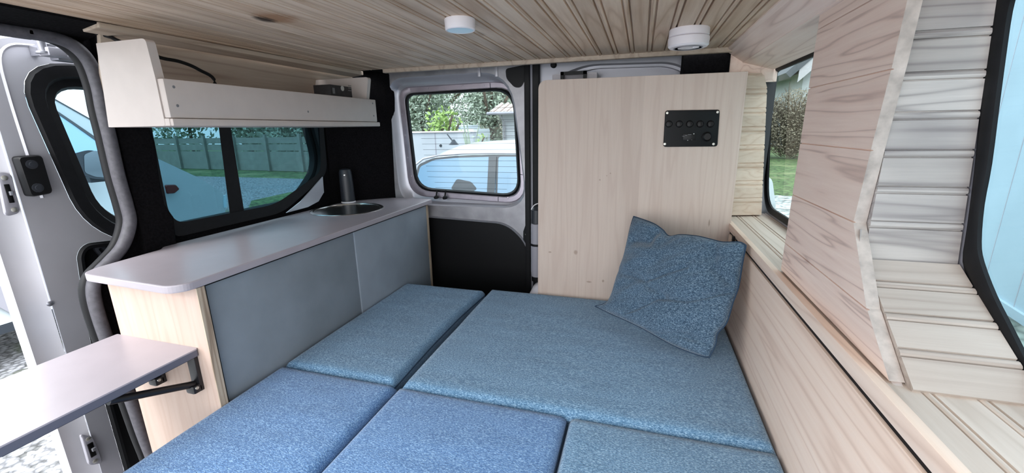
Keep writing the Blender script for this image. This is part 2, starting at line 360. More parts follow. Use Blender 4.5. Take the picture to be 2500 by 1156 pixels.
# floor
struct(box('floor', 'felt', -1.28, .50, -1.0, 1.80, -.03, 0), 'dark van floor beneath the bed', 'floor')
# ---- left wall: felt covered pillar with the fixed window hole; the door opening runs along the seal
XW = -1.262
win_o = ats([(345, 262), (786, 262), (800, 425), (690, 520), (425, 580), (395, 545)], 'x', XW)
win_o = rpoly(win_o, [.02, .03, .05, .05, .02, .03])
sealpx = [(262, 330), (285, 430), (305, 500), (313, 545), (296, 600), (262, 640), (236, 668), (224, 700), (228, 740), (246, 800), (272, 870), (310, 960), (345, 1060), (375, 1140)]
seal_top = [Vector((-1.25, -.25, 1.312)), Vector((-1.25, .2, 1.314)), at(0, 72, 'x', -1.25), at(60, 80, 'x', -1.25), at(125, 92, 'x', -1.25), at(175, 112, 'x', -1.25), at(212, 150, 'x', -1.25), at(235, 210, 'x', -1.25), at(247, 270, 'x', -1.25)]
seal_pts = seal_top+[at(x, y, 'x', -1.25) for x, y in sealpx]
seal_pts.append(Vector((-1.25, seal_pts[-1].y, .05)))
sp = smoothpath(seal_pts, 5)
edge = [Vector((XW, p.y+.004, p.z+.002)) for p in sp]
outer = edge+[Vector((XW, 1.56, .05)), Vector((XW, 1.56, 1.40)), Vector((XW, -.25, 1.40))]
wl = plate('wall_left', 'felt', outer, [win_o], (-.03, 0, 0))
struct(wl, 'black felt lined left side of the van around the door opening', 'wall')
struct(hexa('wall_left', 'felt', [(-1.285, -.25, 1.312), (-1.14, -.25, 1.335), (-1.14, .74, 1.335), (-1.285, .74, 1.312), (-1.285, -.25, 1.40), (-1.14, -.25, 1.40), (-1.14, .74, 1.40), (-1.285, .74, 1.40)]), 'black felt header above the side door opening', 'wall')
# pillar bulge between seal and window
C2 = [(.752, .70), (.752, 1.345), (.83, 1.345)]+[(q.y, q.z) for q in [at(a_, b_, 'x', XW+.022) for a_, b_ in ((365, 310), (379, 350), (387, 420), (392, 450), (402, 500), (424, 530), (431, 590))]]+[(.84, .70)]
bm = bmesh.new(); loft(bm, [[Vector((XW+.001, y, z)) for y, z in C2], [Vector((XW+.022, y, z)) for y, z in C2]], False, True)
struct(fin('wall_left', bm, 'felt', bevel=.003), 'black felt padded post between side door and side window', 'wall')
# rear corner padding (black)
cp = [(-1.262, 1.50), (-1.262, 1.80), (-1.09, 1.80), (-1.075, 1.735), (-1.10, 1.70), (-1.20, 1.612), (-1.245, 1.56)]
bm = bmesh.new(); loft(bm, [[Vector((x, y, 0)) for x, y in cp], [Vector((x, y, .85)) for x, y in cp], [Vector((x+.02, y, 1.345)) for x, y in cp]], True, True)
struct(fin('wall_rear', bm, 'felt', bevel=.01), 'black felt padding of the rear left corner post', 'wall')
# header above the rear doors, right rear black corner
struct(box('wall_rear', 'felt', -1.24, .36, 1.615, 1.80, 1.345, 1.40), 'black lining above the rear doors', 'wall')
struct(box('wall_rear', 'grey_dark', .262, .415, 1.66, 1.80, .25, 1.40), 'grey inner skin of the rear right corner post', 'wall')
struct(box('wall_rear', 'felt', -1.26, .45, 1.69, 1.80, -.03, .25), 'dark lower sill of the rear door opening', 'wall')
# seal: rubber tube with lip
g = thing('trim_4', 'dark grey rubber door seal around the side door opening', 'trim', seal_pts[6], kind='structure')
bm = bmesh.new(); sweep(bm, [p+Vector((.006, 0, 0)) for p in sp], [(.013*math.cos(a), .016*math.sin(a)) for a in [i*PI/5 for i in range(10)]], (1, 0, 0))
fin('seal_tube', bm, 'seal', g, auto=1)
bm = bmesh.new(); sweep(bm, [p+Vector((-.016, -.008, 0)) for p in sp], [(.008*math.cos(a), .012*math.sin(a)) for a in [i*PI/4 for i in range(8)]], (1, 0, 0))
fin('seal_lip', bm, 'rubber', g, auto=1)
# ---- window_1: fixed side window with divider
w = thing('window_1', 'dark tinted side window above the worktop with black divider', 'window', at(590, 420, 'x', -1.28), kind='structure')
wo = [(345, 262), (786, 262), (800, 425), (690, 520), (425, 580), (395, 545)]
wi = [(362, 270), (778, 270), (784, 420), (672, 500), (436, 545), (412, 520)]
def L(px, x, r): return rpoly(ats(px, 'x', x), r)
ring('frame', 'rubber', [L(wo, -1.258, [.02, .03, .05, .05, .02, .03]), L([(a+(0 if a > 600 else 5), b) for a, b in wo], -1.252, [.02, .03, .05, .05, .02, .03]), L(wi, -1.256, [.01, .02, .04, .05, .02, .03]), L(wi, -1.285, [.01, .02, .04, .05, .02, .03])], w)
plate('pane', 'glass_dark', L(wi, -1.280, [.01, .02, .04, .05, .02, .03]), (), (0, 0, 0), w)
ym = at(557, 310, 'x', -1.27)
hexa('divider', 'rubber', [at(563, 538, 'x', -1.279), at(563, 538, 'x', -1.262), at(598, 528, 'x', -1.262), at(598, 528, 'x', -1.279), at(528, 265, 'x', -1.279), at(528, 265, 'x', -1.262), at(556, 265, 'x', -1.262), at(556, 265, 'x', -1.279)], w, bevel=.003)
# inner body metal visible past the window's lower rear corner
plate('trim_5', 'silver', ats([(788, 432), (791, 470), (778, 492), (752, 506), (700, 520), (735, 492)], 'x', -1.246), (), (-.004, 0, 0))
struct(D.objects['trim_5'], 'bare painted body metal below the rear corner of the side window', 'trim')
# ================================================================ SLIDING DOOR (door_1)
XD = -1.45
d1 = thing('door_1', 'silver sliding side door slid open outside with tinted window', 'door', (XD, .75, 0), kind='structure')
gl_px = [(128, 213), (330, 205), (420, 205), (420, 580), (330, 548), (240, 520), (186, 470), (150, 330)]
# glass and opening are described in metres on the door plane
zt, zb = at(160, 215, 'x', XD).z, .855
G = [(at(131, 220, 'x', XD).y, zt), (1.62, zt+.005), (1.66, .90), (1.55, .83), (.90, .828), (at(192, 475, 'x', XD).y+.02, .895)]
G = [(.757, 1.222), (1.60, 1.235), (1.66, .95), (1.50, .815), (.93, .815), (.80, .885)]
GR = [.06, .06, .08, .08, .15, .07]
def off(poly, d):
    cx = sum(p[0] for p in poly)/len(poly); cz = sum(p[1] for p in poly)/len(poly); out = []
    n = len(poly)
    for i in range(n):
        a, b, c_ = Vector(poly[i-1]), Vector(poly[i]), Vector(poly[(i+1) % n])
        e1 = (b-a).normalized(); e2 = (c_-b).normalized(); n1 = Vector((e1.y, -e1.x)); n2 = Vector((e2.y, -e2.x))
        if n1.dot(b-Vector((cx, cz))) < 0: n1 = -n1
        if n2.dot(b-Vector((cx, cz))) < 0: n2 = -n2
        m = (n1+n2).normalized(); out.append(tuple(b+m*(d/max(m.dot(n1), .3))))
    return out
def DL(poly, x, rr): return rpoly([Vector((x, y, z)) for y, z in poly], rr)
G0 = off(G, .062)
P0 = [(.712, .79), (.735, .815), (.86, .80), (1.50, .76), (1.60, .70), (1.60, -.2), (.682, -.2), (.683, .40), (.695, .62)]
PR = [.02, .03, .03, .05, .05, .05, .04, .05, .02]
outerd = [Vector((XD, .632, -.30)), Vector((XD, 1.85, -.30)), Vector((XD, 1.85, 1.335)), Vector((XD, .72, 1.335)), Vector((XD, .665, 1.318)), Vector((XD, .640, 1.27))]
plate('door_panel', 'silver2', outerd, [DL(G0, XD, [r+.05 for r in GR]), DL(P0, XD, PR)], (-.004, 0, 0), d1)
# bright front flange of the door
fl = [(.583, -.30), (.583, 1.22), (.597, 1.29), (.635, 1.335), (.70, 1.36), (1.85, 1.365)]
fi = [(.632, -.30), (.634, 1.20), (.645, 1.28), (.668, 1.315), (.72, 1.335), (1.85, 1.335)]
bm = bmesh.new()
loft(bm, [[Vector((XD-.05, y-.004, z)) for y, z in fl], [Vector((XD-.018, y, z)) for y, z in fl], [Vector((XD-.016, y*.55+y2*.45, z*.55+z2*.45)) for (y, z), (y2, z2) in zip(fl, fi)], [Vector((XD, y, z)) for y, z in fi]], closed=False)
fin('door_flange', bm, 'silver2', d1, auto=.9)
# crease line running down the panel
bm = bmesh.new(); sweep(bm, smoothpath([Vector((XD+.001, .745, 1.318)), Vector((XD+.001, .70, 1.312)), Vector((XD+.001, .676, 1.28)), Vector((XD+.001, .672, 1.20)), Vector((XD+.001, .674, 1.07)), Vector((XD+.001, .678, .95))], 5), [(-.004, 0), (0, .004), (.004, 0)], (1, 0, 0)); fin('crease', bm, 'silver2', d1, auto=1)
# black rubber surround stepping down to the glass
ring('window_surround', 'rubber', [DL(G0, XD+.002, [r+.05 for r in GR]), DL(off(G, .057), XD+.012, [r+.048 for r in GR]), DL(off(G, .030), XD+.010, [r+.02 for r in GR]), DL(off(G, .024), XD-.002, [r+.02 for r in GR]), DL(off(G, .006), XD-.006, GR), DL(G, XD-.022, GR), DL(G, XD-.03, GR)], d1)
plate('pane', 'glass_door', DL(G, XD-.026, GR), (), (0, 0, 0), d1)
# moulded black lower card with grab recess
ring('lower_card', 'black', [DL(P0, XD+.001, PR), DL(off(P0, -.006), XD+.008, PR), DL(off(P0, -.014), XD+.006, PR), DL(off(P0, -.02), XD-.016, PR)], d1, cap1=True)
Q0 = [(.755, .795), (.775, .80), (.80, .775), (.80, .745), (.795, .70), (.775, .69), (.765, .715), (.775, .75)]
ring('grab_recess', 'grey_dark', [DL(Q0, XD-.014, .012), DL(Q0, XD-.004, .012), DL(off(Q0, -.006), XD-.002, .01), DL(off(Q0, -.009), XD-.012, .01)], d1, cap1=True)
for (y, z) in ((.80, .655), (.825, .59)): lathe('clip_stud', 'grey_dark', [(.009, 0), (.009, .004), (.005, .006)], (XD-.015, y, z), (1, 0, 0), d1, 14)
lathe('stud', 'zinc', [(.007, 0), (.007, .003), (.004, .005)], at(121, 742, 'x', XD), (1, 0, 0), d1, 14)
# latch strikers
def latch(px4, name_label):
    p = ats(px4, 'x', XD)
    pl = ring('latch_plate', 'grey_pl', [rpoly(p, .010), rpoly([q+Vector((.006, 0, 0)) for q in p], .010), rpoly([q+Vector((.008, 0, 0)) for q in [p[i].lerp(sum(p, Vector())/4, .12) for i in range(4)]], .008)], d1, cap1=True)
    ctr = sum(p, Vector())/4
    h = (p[0]-p[3]).length; wv = (p[1]-p[0]).length
    box('latch_slot', 'black_gloss', ctr.x+.006, ctr.x+.0105, ctr.y-wv*.18, ctr.y+wv*.18, ctr.z-h*.2, ctr.z+h*.22, pl, bevel=.001)
    bx = box('latch_tongue', 'zinc', ctr.x+.008, ctr.x+.016, ctr.y-wv*.05, ctr.y+wv*.22, ctr.z-h*.03, ctr.z+h*.06, pl, bevel=.001)
    for s in (-1, 1): lathe('screw', 'screw', [(.006, 0), (.006, .002), (.004, .003)], ctr+Vector((.008, 0, s*h*.36)), (1, 0, 0), pl, 12)
latch([(192, 1060), (222, 1066), (248, 1130), (214, 1137)], 'lower')
latch([(-12, 420), (24, 424), (46, 520), (10, 530)], 'upper')
# black hinge plate
p = ats([(44, 383), (103, 378), (131, 472), (78, 482)], 'x', XD+.03)
hp_ = ring('arm_cover', 'black', [rpoly([q-Vector((.028, 0, 0)) for q in p], .008), rpoly([q-Vector((.004, 0, 0)) for q in p], .008), rpoly([q.lerp(sum(p, Vector())/4, .05) for q in p], .008)], d1, cap1=True)
for q in ((77, 402), (92, 459)): lathe('bolt', 'grey_dark', [(.011, 0), (.011, .002), (.006, .002), (.006, .005), (.003, .005)], at(*q, 'x', XD+.03), (1, 0, 0), hp_, 16)
# roller arm at the top of the door
ra = box('roller_bracket', 'zinc', XD, XD+.075, at(72, 130, 'x', XD).y, at(112, 130, 'x', XD+.03).y, 1.292, 1.318, d1, bevel=.004)
box('roller_block', 'grey_pl', XD+.05, XD+.09, .722, .758, 1.288, 1.308, ra, bevel=.004)
q = at(106, 118, 'x', XD+.07); tube('roller_pin', 'zinc', [q-Vector((0, 0, .012)), q+Vector((.0, -.002, .045))], .0085, ra, 14)
lathe('roller_washer', 'zinc', [(.016, 0), (.016, .004), (.010, .006)], q-Vector((0, 0, .012)), (0, 0, 1), ra, 20)
box('roller_arm', 'zinc', XD+.03, XD+.062, .752, .83, 1.283, 1.296, ra, bevel=.003)
# ================================================================ REAR LEFT DOOR (door_2)
YD = 1.72
d2 = thing('door_2', 'silver left rear door with heated window and black lower card', 'door', (-.76, YD, 0), kind='structure')
def YL(px, y, r): return rpoly(ats(px, 'y', y), r)
e_out = [(925, 172), (1283, 156), (1298, 700), (1302, 900), (960, 900), (938, 500)]
rec = [(952, 196), (1225, 170), (1268, 215), (1292, 486), (1235, 536), (985, 512)]
RR = [.05, .09, .07, .07, .05, .06]
rec = [(945, 192), (1246, 172), (1290, 510), (978, 500)]
r1 = [.075, .13, .11, .10]
hole = YL(rec, YD, r1)
card = [(1040, 531), (1236, 548), (1290, 600), (1296, 900), (985, 900), (975, 560)]
card_r = [.03, .05, .10, .01, .01, .05]
plate('door_panel', 'silver3', ats([(918, 176), (1283, 157), (1297, 700), (1302, 960), (960, 960), (925, 500)], 'y', YD), [hole, YL(card, YD, card_r)], (0, .004, 0), d2)
strip_o = [(972, 214), (1270, 196), (1285, 499), (1000, 478)]
seal_o = [(986, 229), (1259, 212), (1272, 484), (1014, 465)]
seal_i = [(996, 234), (1251, 221), (1265, 475), (1022, 457)]
ring('recess', 'silver', [hole, YL([(950, 197), (1243, 177), (1287, 505), (982, 496)], YD+.006, r1), YL([(964, 206), (1256, 188), (1286, 503), (994, 488)], YD+.026, [.06, .12, .09, .09]), YL(strip_o, YD+.030, [.055, .11, .09, .085]), YL(strip_o, YD+.032, [.055, .11, .09, .085])], d2)
ring('window_strip', 'strip', [YL(strip_o, YD+.031, [.055, .11, .09, .085]), YL([(a+(2 if a < 1100 else -2), b+(2 if b < 350 else -2)) for a, b in strip_o], YD+.026, [.055, .11, .09, .085]), YL([(a+(-2 if a < 1100 else 2), b+(-2 if b < 350 else 2)) for a, b in seal_o], YD+.026, [.04, .085, .075, .075]), YL(seal_o, YD+.032, [.04, .085, .075, .075])], d2)
ring('window_seal', 'rubber', [YL(seal_o, YD+.026, [.04, .085, .075, .075]), YL([((a+c_)/2, (b+e)/2) for (a, b), (c_, e) in zip(seal_o, seal_i)], YD+.018, [.04, .085, .075, .075]), YL(seal_i, YD+.030, [.035, .08, .07, .07]), YL(seal_i, YD+.045, [.035, .08, .07, .07])], d2)
gp = plate('pane', 'glass_clear', YL(seal_i, YD+.040, [.035, .08, .07, .07]), (), (0, 0, 0), d2)
# strip joints and rivets
for (a, b) in (((1196, 203), (1197, 216)), ((1249, 246), (1262, 246)), ((1268, 426), (1281, 428)), ((1216, 481), (1216, 492))):
    tube('strip_joint', 'cardark', [at(*a, 'y', YD+.0245), at(*b, 'y', YD+.0245)], .0012, d2, 6)
for a in ((1045, 216), (1130, 210), (1180, 209), (981, 280), (989, 330), (995, 385), (1004, 430), (1275, 320), (1274, 370), (1276, 410), (1240, 484), (1150, 483), (1080, 476), (1225, 222), (1250, 240)):
    lathe('rivet', 'strip', [(.004, 0), (.0035, .002), (.001, .0025)], at(*a, 'y', YD+.0262), (0, -1, 0), d2, 10)
# heater lines
bm = bmesh.new()
for k in range(17):
    z = .845+k*.0245; l = -.945 if z < 1.2 else -.93
    f = (z-.83)/.42
    xa = -.925-.05*f+(.03 if k < 2 else 0); xb = -.503+(-.05 if k in (0,) else 0)-(.04*max(0, k-14))
    abox(bm, xa, xb, YD+.0385, YD+.0393, z-.0006, z+.0006)
fin('heater_lines', bm, 'cardark', d2)
# black lower card
ring('lower_card', 'black', [YL(card, YD+.001, card_r), YL(card, YD+.02, card_r)], d2, cap1=True)
cb = [(1042, 527), (1238, 543), (1296, 598), (1302, 900), (980, 900), (970, 556)]
ring('card_rim', 'silver', [YL(cb, YD-.0005, card_r), YL([(a*.75+c_*.25, b*.75+e*.25) for (a, b), (c_, e) in zip(cb, card)], YD-.006, card_r), YL(card, YD-.001, card_r), YL(card, YD+.012, card_r)], d2)
plate('latch_plate', 'black_gloss', ats([(1284, 548), (1298, 548), (1298, 600), (1287, 600), (1278, 585), (1278, 565)], 'y', YD-.004), (), (0, -.006, 0), d2, bevel=.002)
lathe('screw', 'screw', [(.004, 0), (.003, .002)], at(1284, 573, 'y', YD-.011), (0, -1, 0), d2, 10)
plate('upper_hinge_recess', 'black', rpoly(ats([(1234, 168), (1283, 158), (1284, 190), (1272, 214), (1256, 214), (1236, 192)], 'y', YD-.003), .012), (), (0, .002, 0), d2)
for (a, b) in ((1212, 163), (1170, 166)): box('pressed_ridge', 'silver2', at(a, b, 'y', YD).x-.006, at(a, b, 'y', YD).x+.006, YD-.006, YD, at(a, 188, 'y', YD).z, 1.345, d2, bevel=.002)
# two little black clips below the window
for i, (a, b) in enumerate(((1068, 480), (1089, 481))):
    q = at(a, b, 'y', YD+.02)
    o = thing('window_clip', ['left one of the two small black rubber clips below the rear window', 'right one of the two small black rubber clips below the rear window'][i], 'clip', q, 'small black clips under the rear window')
    lathe('clip_base', 'black', [(.011, -.004), (.012, 0), (.009, .005), (.004, .008)], (q.x, q.y-.012, q.z-.002), (0, -.3, 1), o, 16)
    tube('clip_stem', 'black', [(q.x, q.y-.012, q.z+.003), (q.x+.002, q.y-.003, q.z+.030)], .0035, o, 8)
# centre seal between the doors
cs = thing('trim_6', 'black rubber seals and grey strip between the two rear doors', 'trim', (-.42, YD, .1), kind='structure')
box('seal_strip', 'rubber', -.456, -.434, YD-.02, YD+.01, .15, 1.345, cs, bevel=.004)
box('seal_strip', 'rubber', -.421, -.395, YD-.028, YD+.01, .15, 1.345, cs, bevel=.005)
box('grey_strip', 'grey_pl', -.436, -.420, YD-.006, YD+.012, .15, 1.345, cs, bevel=.002)
# ================================================================ REAR RIGHT DOOR (door_3)
d3 = thing('door_3', 'silver right rear door mostly hidden behind the wooden panel', 'door', (0, YD, 0), kind='structure')
ro = [Vector((-.395, YD, .2)), Vector((-.395, YD, 1.40)), Vector((.12, YD, 1.40)), Vector((.19, YD, 1.31)), Vector((.24, YD, 1.22)), Vector((.30, YD, .2))]
rl = [(1345, 197), (1420, 157), (1640, 150), (1690, 172), (1720, 240), (1720, 500), (1345, 500)]
rlr = [.05, .08, .10, .06, .05, .05, .05]
plate('door_panel', 'silver', rpoly(ro, [.001, .05, .06, .06, .05, .001]), [YL(rl, YD, rlr)], (0, .004, 0), d3)
def ins(px, f):
    cx = sum(a for a, b in px)/len(px); cy = sum(b for a, b in px)/len(px)
    return [(a+(cx-a)*f, b+(cy-b)*f) for a, b in px]
ring('recess', 'silver', [YL(rl, YD, rlr), YL(ins(rl, .04), YD+.012, rlr), YL(ins(rl, .09), YD+.014, rlr), YL(ins(rl, .11), YD+.03, rlr)], d3, cap1=True)
lathe('rubber_buffer', 'black', [(.012, 0), (.012, .008), (.008, .014), (.003, .014)], at(1352, 159, 'y', YD), (0, -1, 0), d3, 18)
hb = box('latch_housing', 'clear_pl', at(1347, 180, 'y', 1.66).x, at(1458, 180, 'y', 1.66).x, 1.665, YD, at(1400, 215, 'y', 1.66).z, at(1400, 178, 'y', 1.66).z, d3, bevel=.006)
a, b = at(1369, 176, 'y', 1.655), at(1432, 188, 'y', 1.655)
bm = bmesh.new(); abox(bm, a.x, b.x, 1.65, 1.662, a.z-.012, a.z); abox(bm, a.x, a.x+.012, 1.65, 1.664, b.z-.004, a.z); abox(bm, b.x-.012, b.x, 1.65, 1.664, b.z-.004, a.z)
fin('latch_bracket', bm, 'black_gloss', hb)
struct(box('wall_rear', 'felt', .12, .262, 1.62, 1.74, 1.20, 1.345), 'black lining in the upper right rear corner', 'wall')
# ================================================================ RIGHT SIDE
def XWR(z): return .44-(z-.80)/.49*.04            # leaning window plane
# upper wall strip (cove) between ceiling and window
y0, y1 = -.25, 1.66
struct(hexa('wall_right', 'clad_y', [(.246, y0, 1.336), (.300, y0, 1.30), (.300, y1, 1.30), (.246, y1, 1.336), (.246, y0, 1.36), (.33, y0, 1.32), (.33, y1, 1.32), (.246, y1, 1.36)]), 'sloping pink toned pine board between ceiling and right windows', 'wall')
struct(hexa('trim_7', 'clad_y', [(.300, y0, 1.298), (.392, y0, 1.272), (.392, y1, 1.272), (.300, y1, 1.298), (.300, y0, 1.31), (.392, y0, 1.285), (.392, y1, 1.285), (.300, y1, 1.31)]), 'narrow pine board directly above the right windows', 'trim')
# window sill ledge: pale beaded boards
sl = beads('trim_8', 'sill', (.2885, -.25, .792), (1, 0, 0), (0, 1, 0), (0, 0, 1), .157, lambda u: (0, 1.94), .0518, .0490, gw=.0028, gd=.0035, pair=.0075, thick=.014)
struct(sl, 'pale beaded pine window sill along the right side', 'trim')
struct(box('trim_9', 'board', .285, .2995, -.25, 1.62, .772, .7775+.0, bevel=.0), 'thin pine lip under the window sill', 'trim')
D.objects.remove(D.objects['trim_9'], do_unlink=True)
# fascia between black gap and sill; kick board beside mattress
struct(box('trim_9', 'board', .286, .300, -.25, 1.60, .7715, .7955, bevel=.0015), 'narrow pine fascia strip along the edge of the sill', 'trim')
struct(box('trim_10', 'black', .291, .300, -.25, 1.60, .745, .772), 'black gap line below the sill fascia', 'trim')
struct(box('trim_11', 'board', .286, .300, -.25, 1.468, .44, .7615, bevel=.003), 'wide pink toned pine board beside the mattress', 'trim')
struct(box('wall_right', 'felt', .300, .50, -.25, 1.80, 0, .776), 'dark box structure under the right window sill', 'wall')
# right wall behind: black outer frame with two window holes (window_2 rear quarter, window_3 near)
def XP(y, z): return Vector((XWR(z)+.004, y, z))
def projx(px, py):
    d = fw+rt*((px-1250)/FPX)-up*((py-578)/FPX)
    # meet the leaning plane x = .444 - (z-.8)*.0816
    t = (.444-(CAM.z-.8)*.0816)/(d.x+.0816*d.z); return CAM+d*t
w2o = [(1.68, 1.292), (.80, 1.292), (.80, .80), (1.68, .80)]
w2g = [projx(1893, 142), Vector((XWR(1.285), .80, 1.282)), Vector((XWR(.8), .80, .812)), projx(1892, 560)]
q0 = projx(1886, 150); q1 = projx(1867, 520)
print('w2', [tuple(round(c, 3) for c in v) for v in (projx(1893, 150), projx(1880, 300), projx(1868, 480), projx(1920, 572), projx(2005, 107))])
yw = projx(1876, 330).y
W2 = [(yw, 1.286), (.79, 1.286), (.79, .803), (yw, .803)]
def WLp(poly, dx, rr): return rpoly([Vector((XWR(z)+dx, y, z)) for y, z in poly], rr)
W2i = off(W2, -.014)
# window 3
W3 = [(.700, 1.32), (-.25, 1.32), (-.25, .815), (.30, .815), (.46, .82), (.60, .86), (.685, .95)]
pts3 = [(2436, 0), (2425, 60), (2408, 240), (2390, 420), (2372, 560), (2362, 640), (2385, 700), (2420, 770), (2460, 850), (2500, 925)]
pts3i = [(2464, 0), (2452, 60), (2428, 240), (2408, 400), (2390, 500), (2383, 590), (2390, 640), (2420, 720), (2460, 800), (2500, 880)]
o3 = [projx(p[0]-10, p[1]) for p in pts3]; i3 = [projx(*p) for p in pts3i]
print('w3o', [tuple(round(c, 3) for c in v) for v in o3]); print('w3i', [tuple(round(c, 3) for c in v) for v in i3])
o3 = smoothpath(o3, 3); i3 = smoothpath(i3, 3)
def close3(l, m): return [Vector((l[0].x, -.25, l[0].z))]+l+[Vector((l[-1].x, -.25, l[-1].z-.0))]
o3c, i3c = close3(o3, 0), close3(i3, 0)
w3hole = [Vector((p.x, p.y, p.z)) for p in o3c]
plane = [XP(1.74, 1.30)]+[XP(1.74, .70), XP(-.35, .70), XP(-.35, 1.36), XP(1.74, 1.36)][0:4]
plane = [XP(1.80, .76), XP(-.35, .66), XP(-.35, 1.40), XP(1.80, 1.40)]
wr = plate('wall_right', 'grey_pl', plane, [WLp(W2, .004, [.07, .01, .01, .075]), w3hole], (.005, 0, 0))
struct(wr, 'pale inner skin of the right van side around the windows', 'wall')
w2 = thing('window_2', 'right rear quarter window with black rubber surround looking onto the lawn', 'window', XP(1.3, .9), kind='structure')
rr2 = [.075, .01, .01, .085]
ring('frame', 'rubber', [WLp(W2, .006, rr2), WLp(W2, -.003, rr2), WLp(off(W2, -.004), -.005, rr2), WLp(off(W2, -.015), -.004, rr2), WLp(off(W2, -.020), .001, rr2), WLp(off(W2, -.020), .007, rr2)], w2)
plate('pane', 'glass_right', WLp(off(W2, -.020), .005, rr2), (), (0, 0, 0), w2)
w3 = thing('window_3', 'near right window at the photo edge facing the pale blue wall', 'window', XP(.3, .9), kind='structure')
def sh(l, dx, k=0, m=None): return [Vector((p.x+dx, p.y, p.z)) if m is None else Vector((p.x*(1-k)+q.x*k+dx, p.y*(1-k)+q.y*k, p.z*(1-k)+q.z*k)) for p, q in zip(l, m or l)]
ring('frame', 'rubber', [sh(o3c, .006), sh(o3c, -.001), sh(o3c, -.003, .3, i3c), sh(o3c, -.002, .8, i3c), sh(i3c, .001), sh(i3c, .006)], w3)
plate('pane', 'glass_blue', sh(i3c, .005), (), (0, 0, 0), w3)
# rear pillar cladding (cream beaded boards) between panel and window 2
n = Vector((-.15, -1, 0)).normalized(); V = Vector((1, -.15, 0)).normalized()
V = Vector((1, .30, 0)).normalized(); n = Vector((.30, -1, 0)).normalized()
zt = 1.262
O = Vector((.262, 1.585, .797))
def vr(u):
    w_ = (XWR(.797+u)-.262-.012)/V.x; w_ = .128-.0*u if False else w_
    if u > zt-.797-.03: w_ -= .02*((u-(zt-.797-.03))/.03)**2
    return (0, w_-.015)
struct(beads('trim_12', 'clad_rear', O, (0, 0, 1), V, n, zt-.797, vr, .0595, .052, gw=.0045, gd=.0035, pair=.011, thick=.05), 'cream beaded pine cladding of the rear right post', 'trim')
struct(box('trim_18', 'clad_y', .263, .405, 1.625, 1.637, 1.235, 1.336, bevel=.001), 'small pine filler board above the rear right post cladding', 'trim')
# ---- B pillar box: rough sawn face towards the aisle, beaded reveal towards the camera
def ylo(z):     # near edge
    ks = [(.78, .555), (.80, .570), (.824, .597), (.861, .654), (.902, .712), (.947, .728), (.987, .716), (1.073, .713), (1.127, .703), (1.196, .699), (1.247, .695), (1.36, .685)]
    for (a, b), (c_, d_) in zip(ks, ks[1:]):
        if z <= c_: return b+(d_-b)*max(0, (z-a))/(c_-a)
    return ks[-1][1]
def jag(z): return .0018*noise.noise(Vector((z*90, 3.1, 0)))+.0012*math.sin(z*310)
struct(beads('trim_13', ['pillar_face', 'endgrain'], (.305, 0, .7955), (0, 0, 1), (0, 1, 0), (-1, 0, 0), 1.325-.7955, lambda u: (ylo(.7955+u)+jag(u), 1.0-.012*u), .104, .06, gw=.0022, gd=.003, thick=.016, groove='v', endmat=1), 'rough sawn pink toned board face of the post between the right windows', 'trim')
# pale liner edge that peeps out behind the face
def vrev(O, V):
    return lambda u: (0, (XWR(O.z+u)-.016-O.x)/V.x)
O = Vector((.322, .716, .904)); V = Vector((1, 0, 0))
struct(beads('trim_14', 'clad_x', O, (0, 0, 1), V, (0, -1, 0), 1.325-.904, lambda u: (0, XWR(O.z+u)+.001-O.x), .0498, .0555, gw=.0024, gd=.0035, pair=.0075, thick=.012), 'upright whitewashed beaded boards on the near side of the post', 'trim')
# lower sloping boards
A = Vector((.322, .712, .908)); B_ = Vector((.322, .552, .796)); U = (A-B_); Lw = U.length; U.normalize(); nn = Vector((1, 0, 0)).cross(U); nn = -nn if nn.y > 0 else nn
def vlow(u):
    p = B_+U*u
    # right end follows the window surround
    ks = sorted((q.z, q.x) for q in [projx(*pp) for pp in pts3[5:]])
    return (0, XWR(p.z)+.001-B_.x)
struct(beads('trim_15', 'clad_low', B_, U, (1, 0, 0), nn, Lw, vlow, .0518, .0485, gw=.0026, gd=.0035, pair=.009, thick=.012), 'pale sloping beaded boards at the foot of the post', 'trim')
struct(box('wall_right', 'felt', .335, .405, .735, .975, .793, 1.33), 'unseen felt box added inside the post to block light', 'wall')  # hidden filler, added to stop light leaking through the board joints
# soft translucent tape along the pillar edge
bm = bmesh.new()
pp = [at(x, y, 'x', .318) for x, y in ((2108, 560), (2112, 640), (2128, 720), (2145, 780), (2170, 850), (2195, 920), (2222, 985))]
qq = [at(x, y, 'x', .309) for x, y in ((2100, 560), (2098, 640), (2110, 720), (2128, 790), (2145, 850), (2160, 910), (2205, 970))]
loft(bm, [smoothpath(pp, 4), smoothpath(qq, 4)], closed=False)
bmesh.ops.solidify(bm, geom=bm.faces[:], thickness=.001)
struct(fin('trim_16', bm, 'white_board', auto=1), 'curled pale backing strip peeling behind the post edge', 'trim')
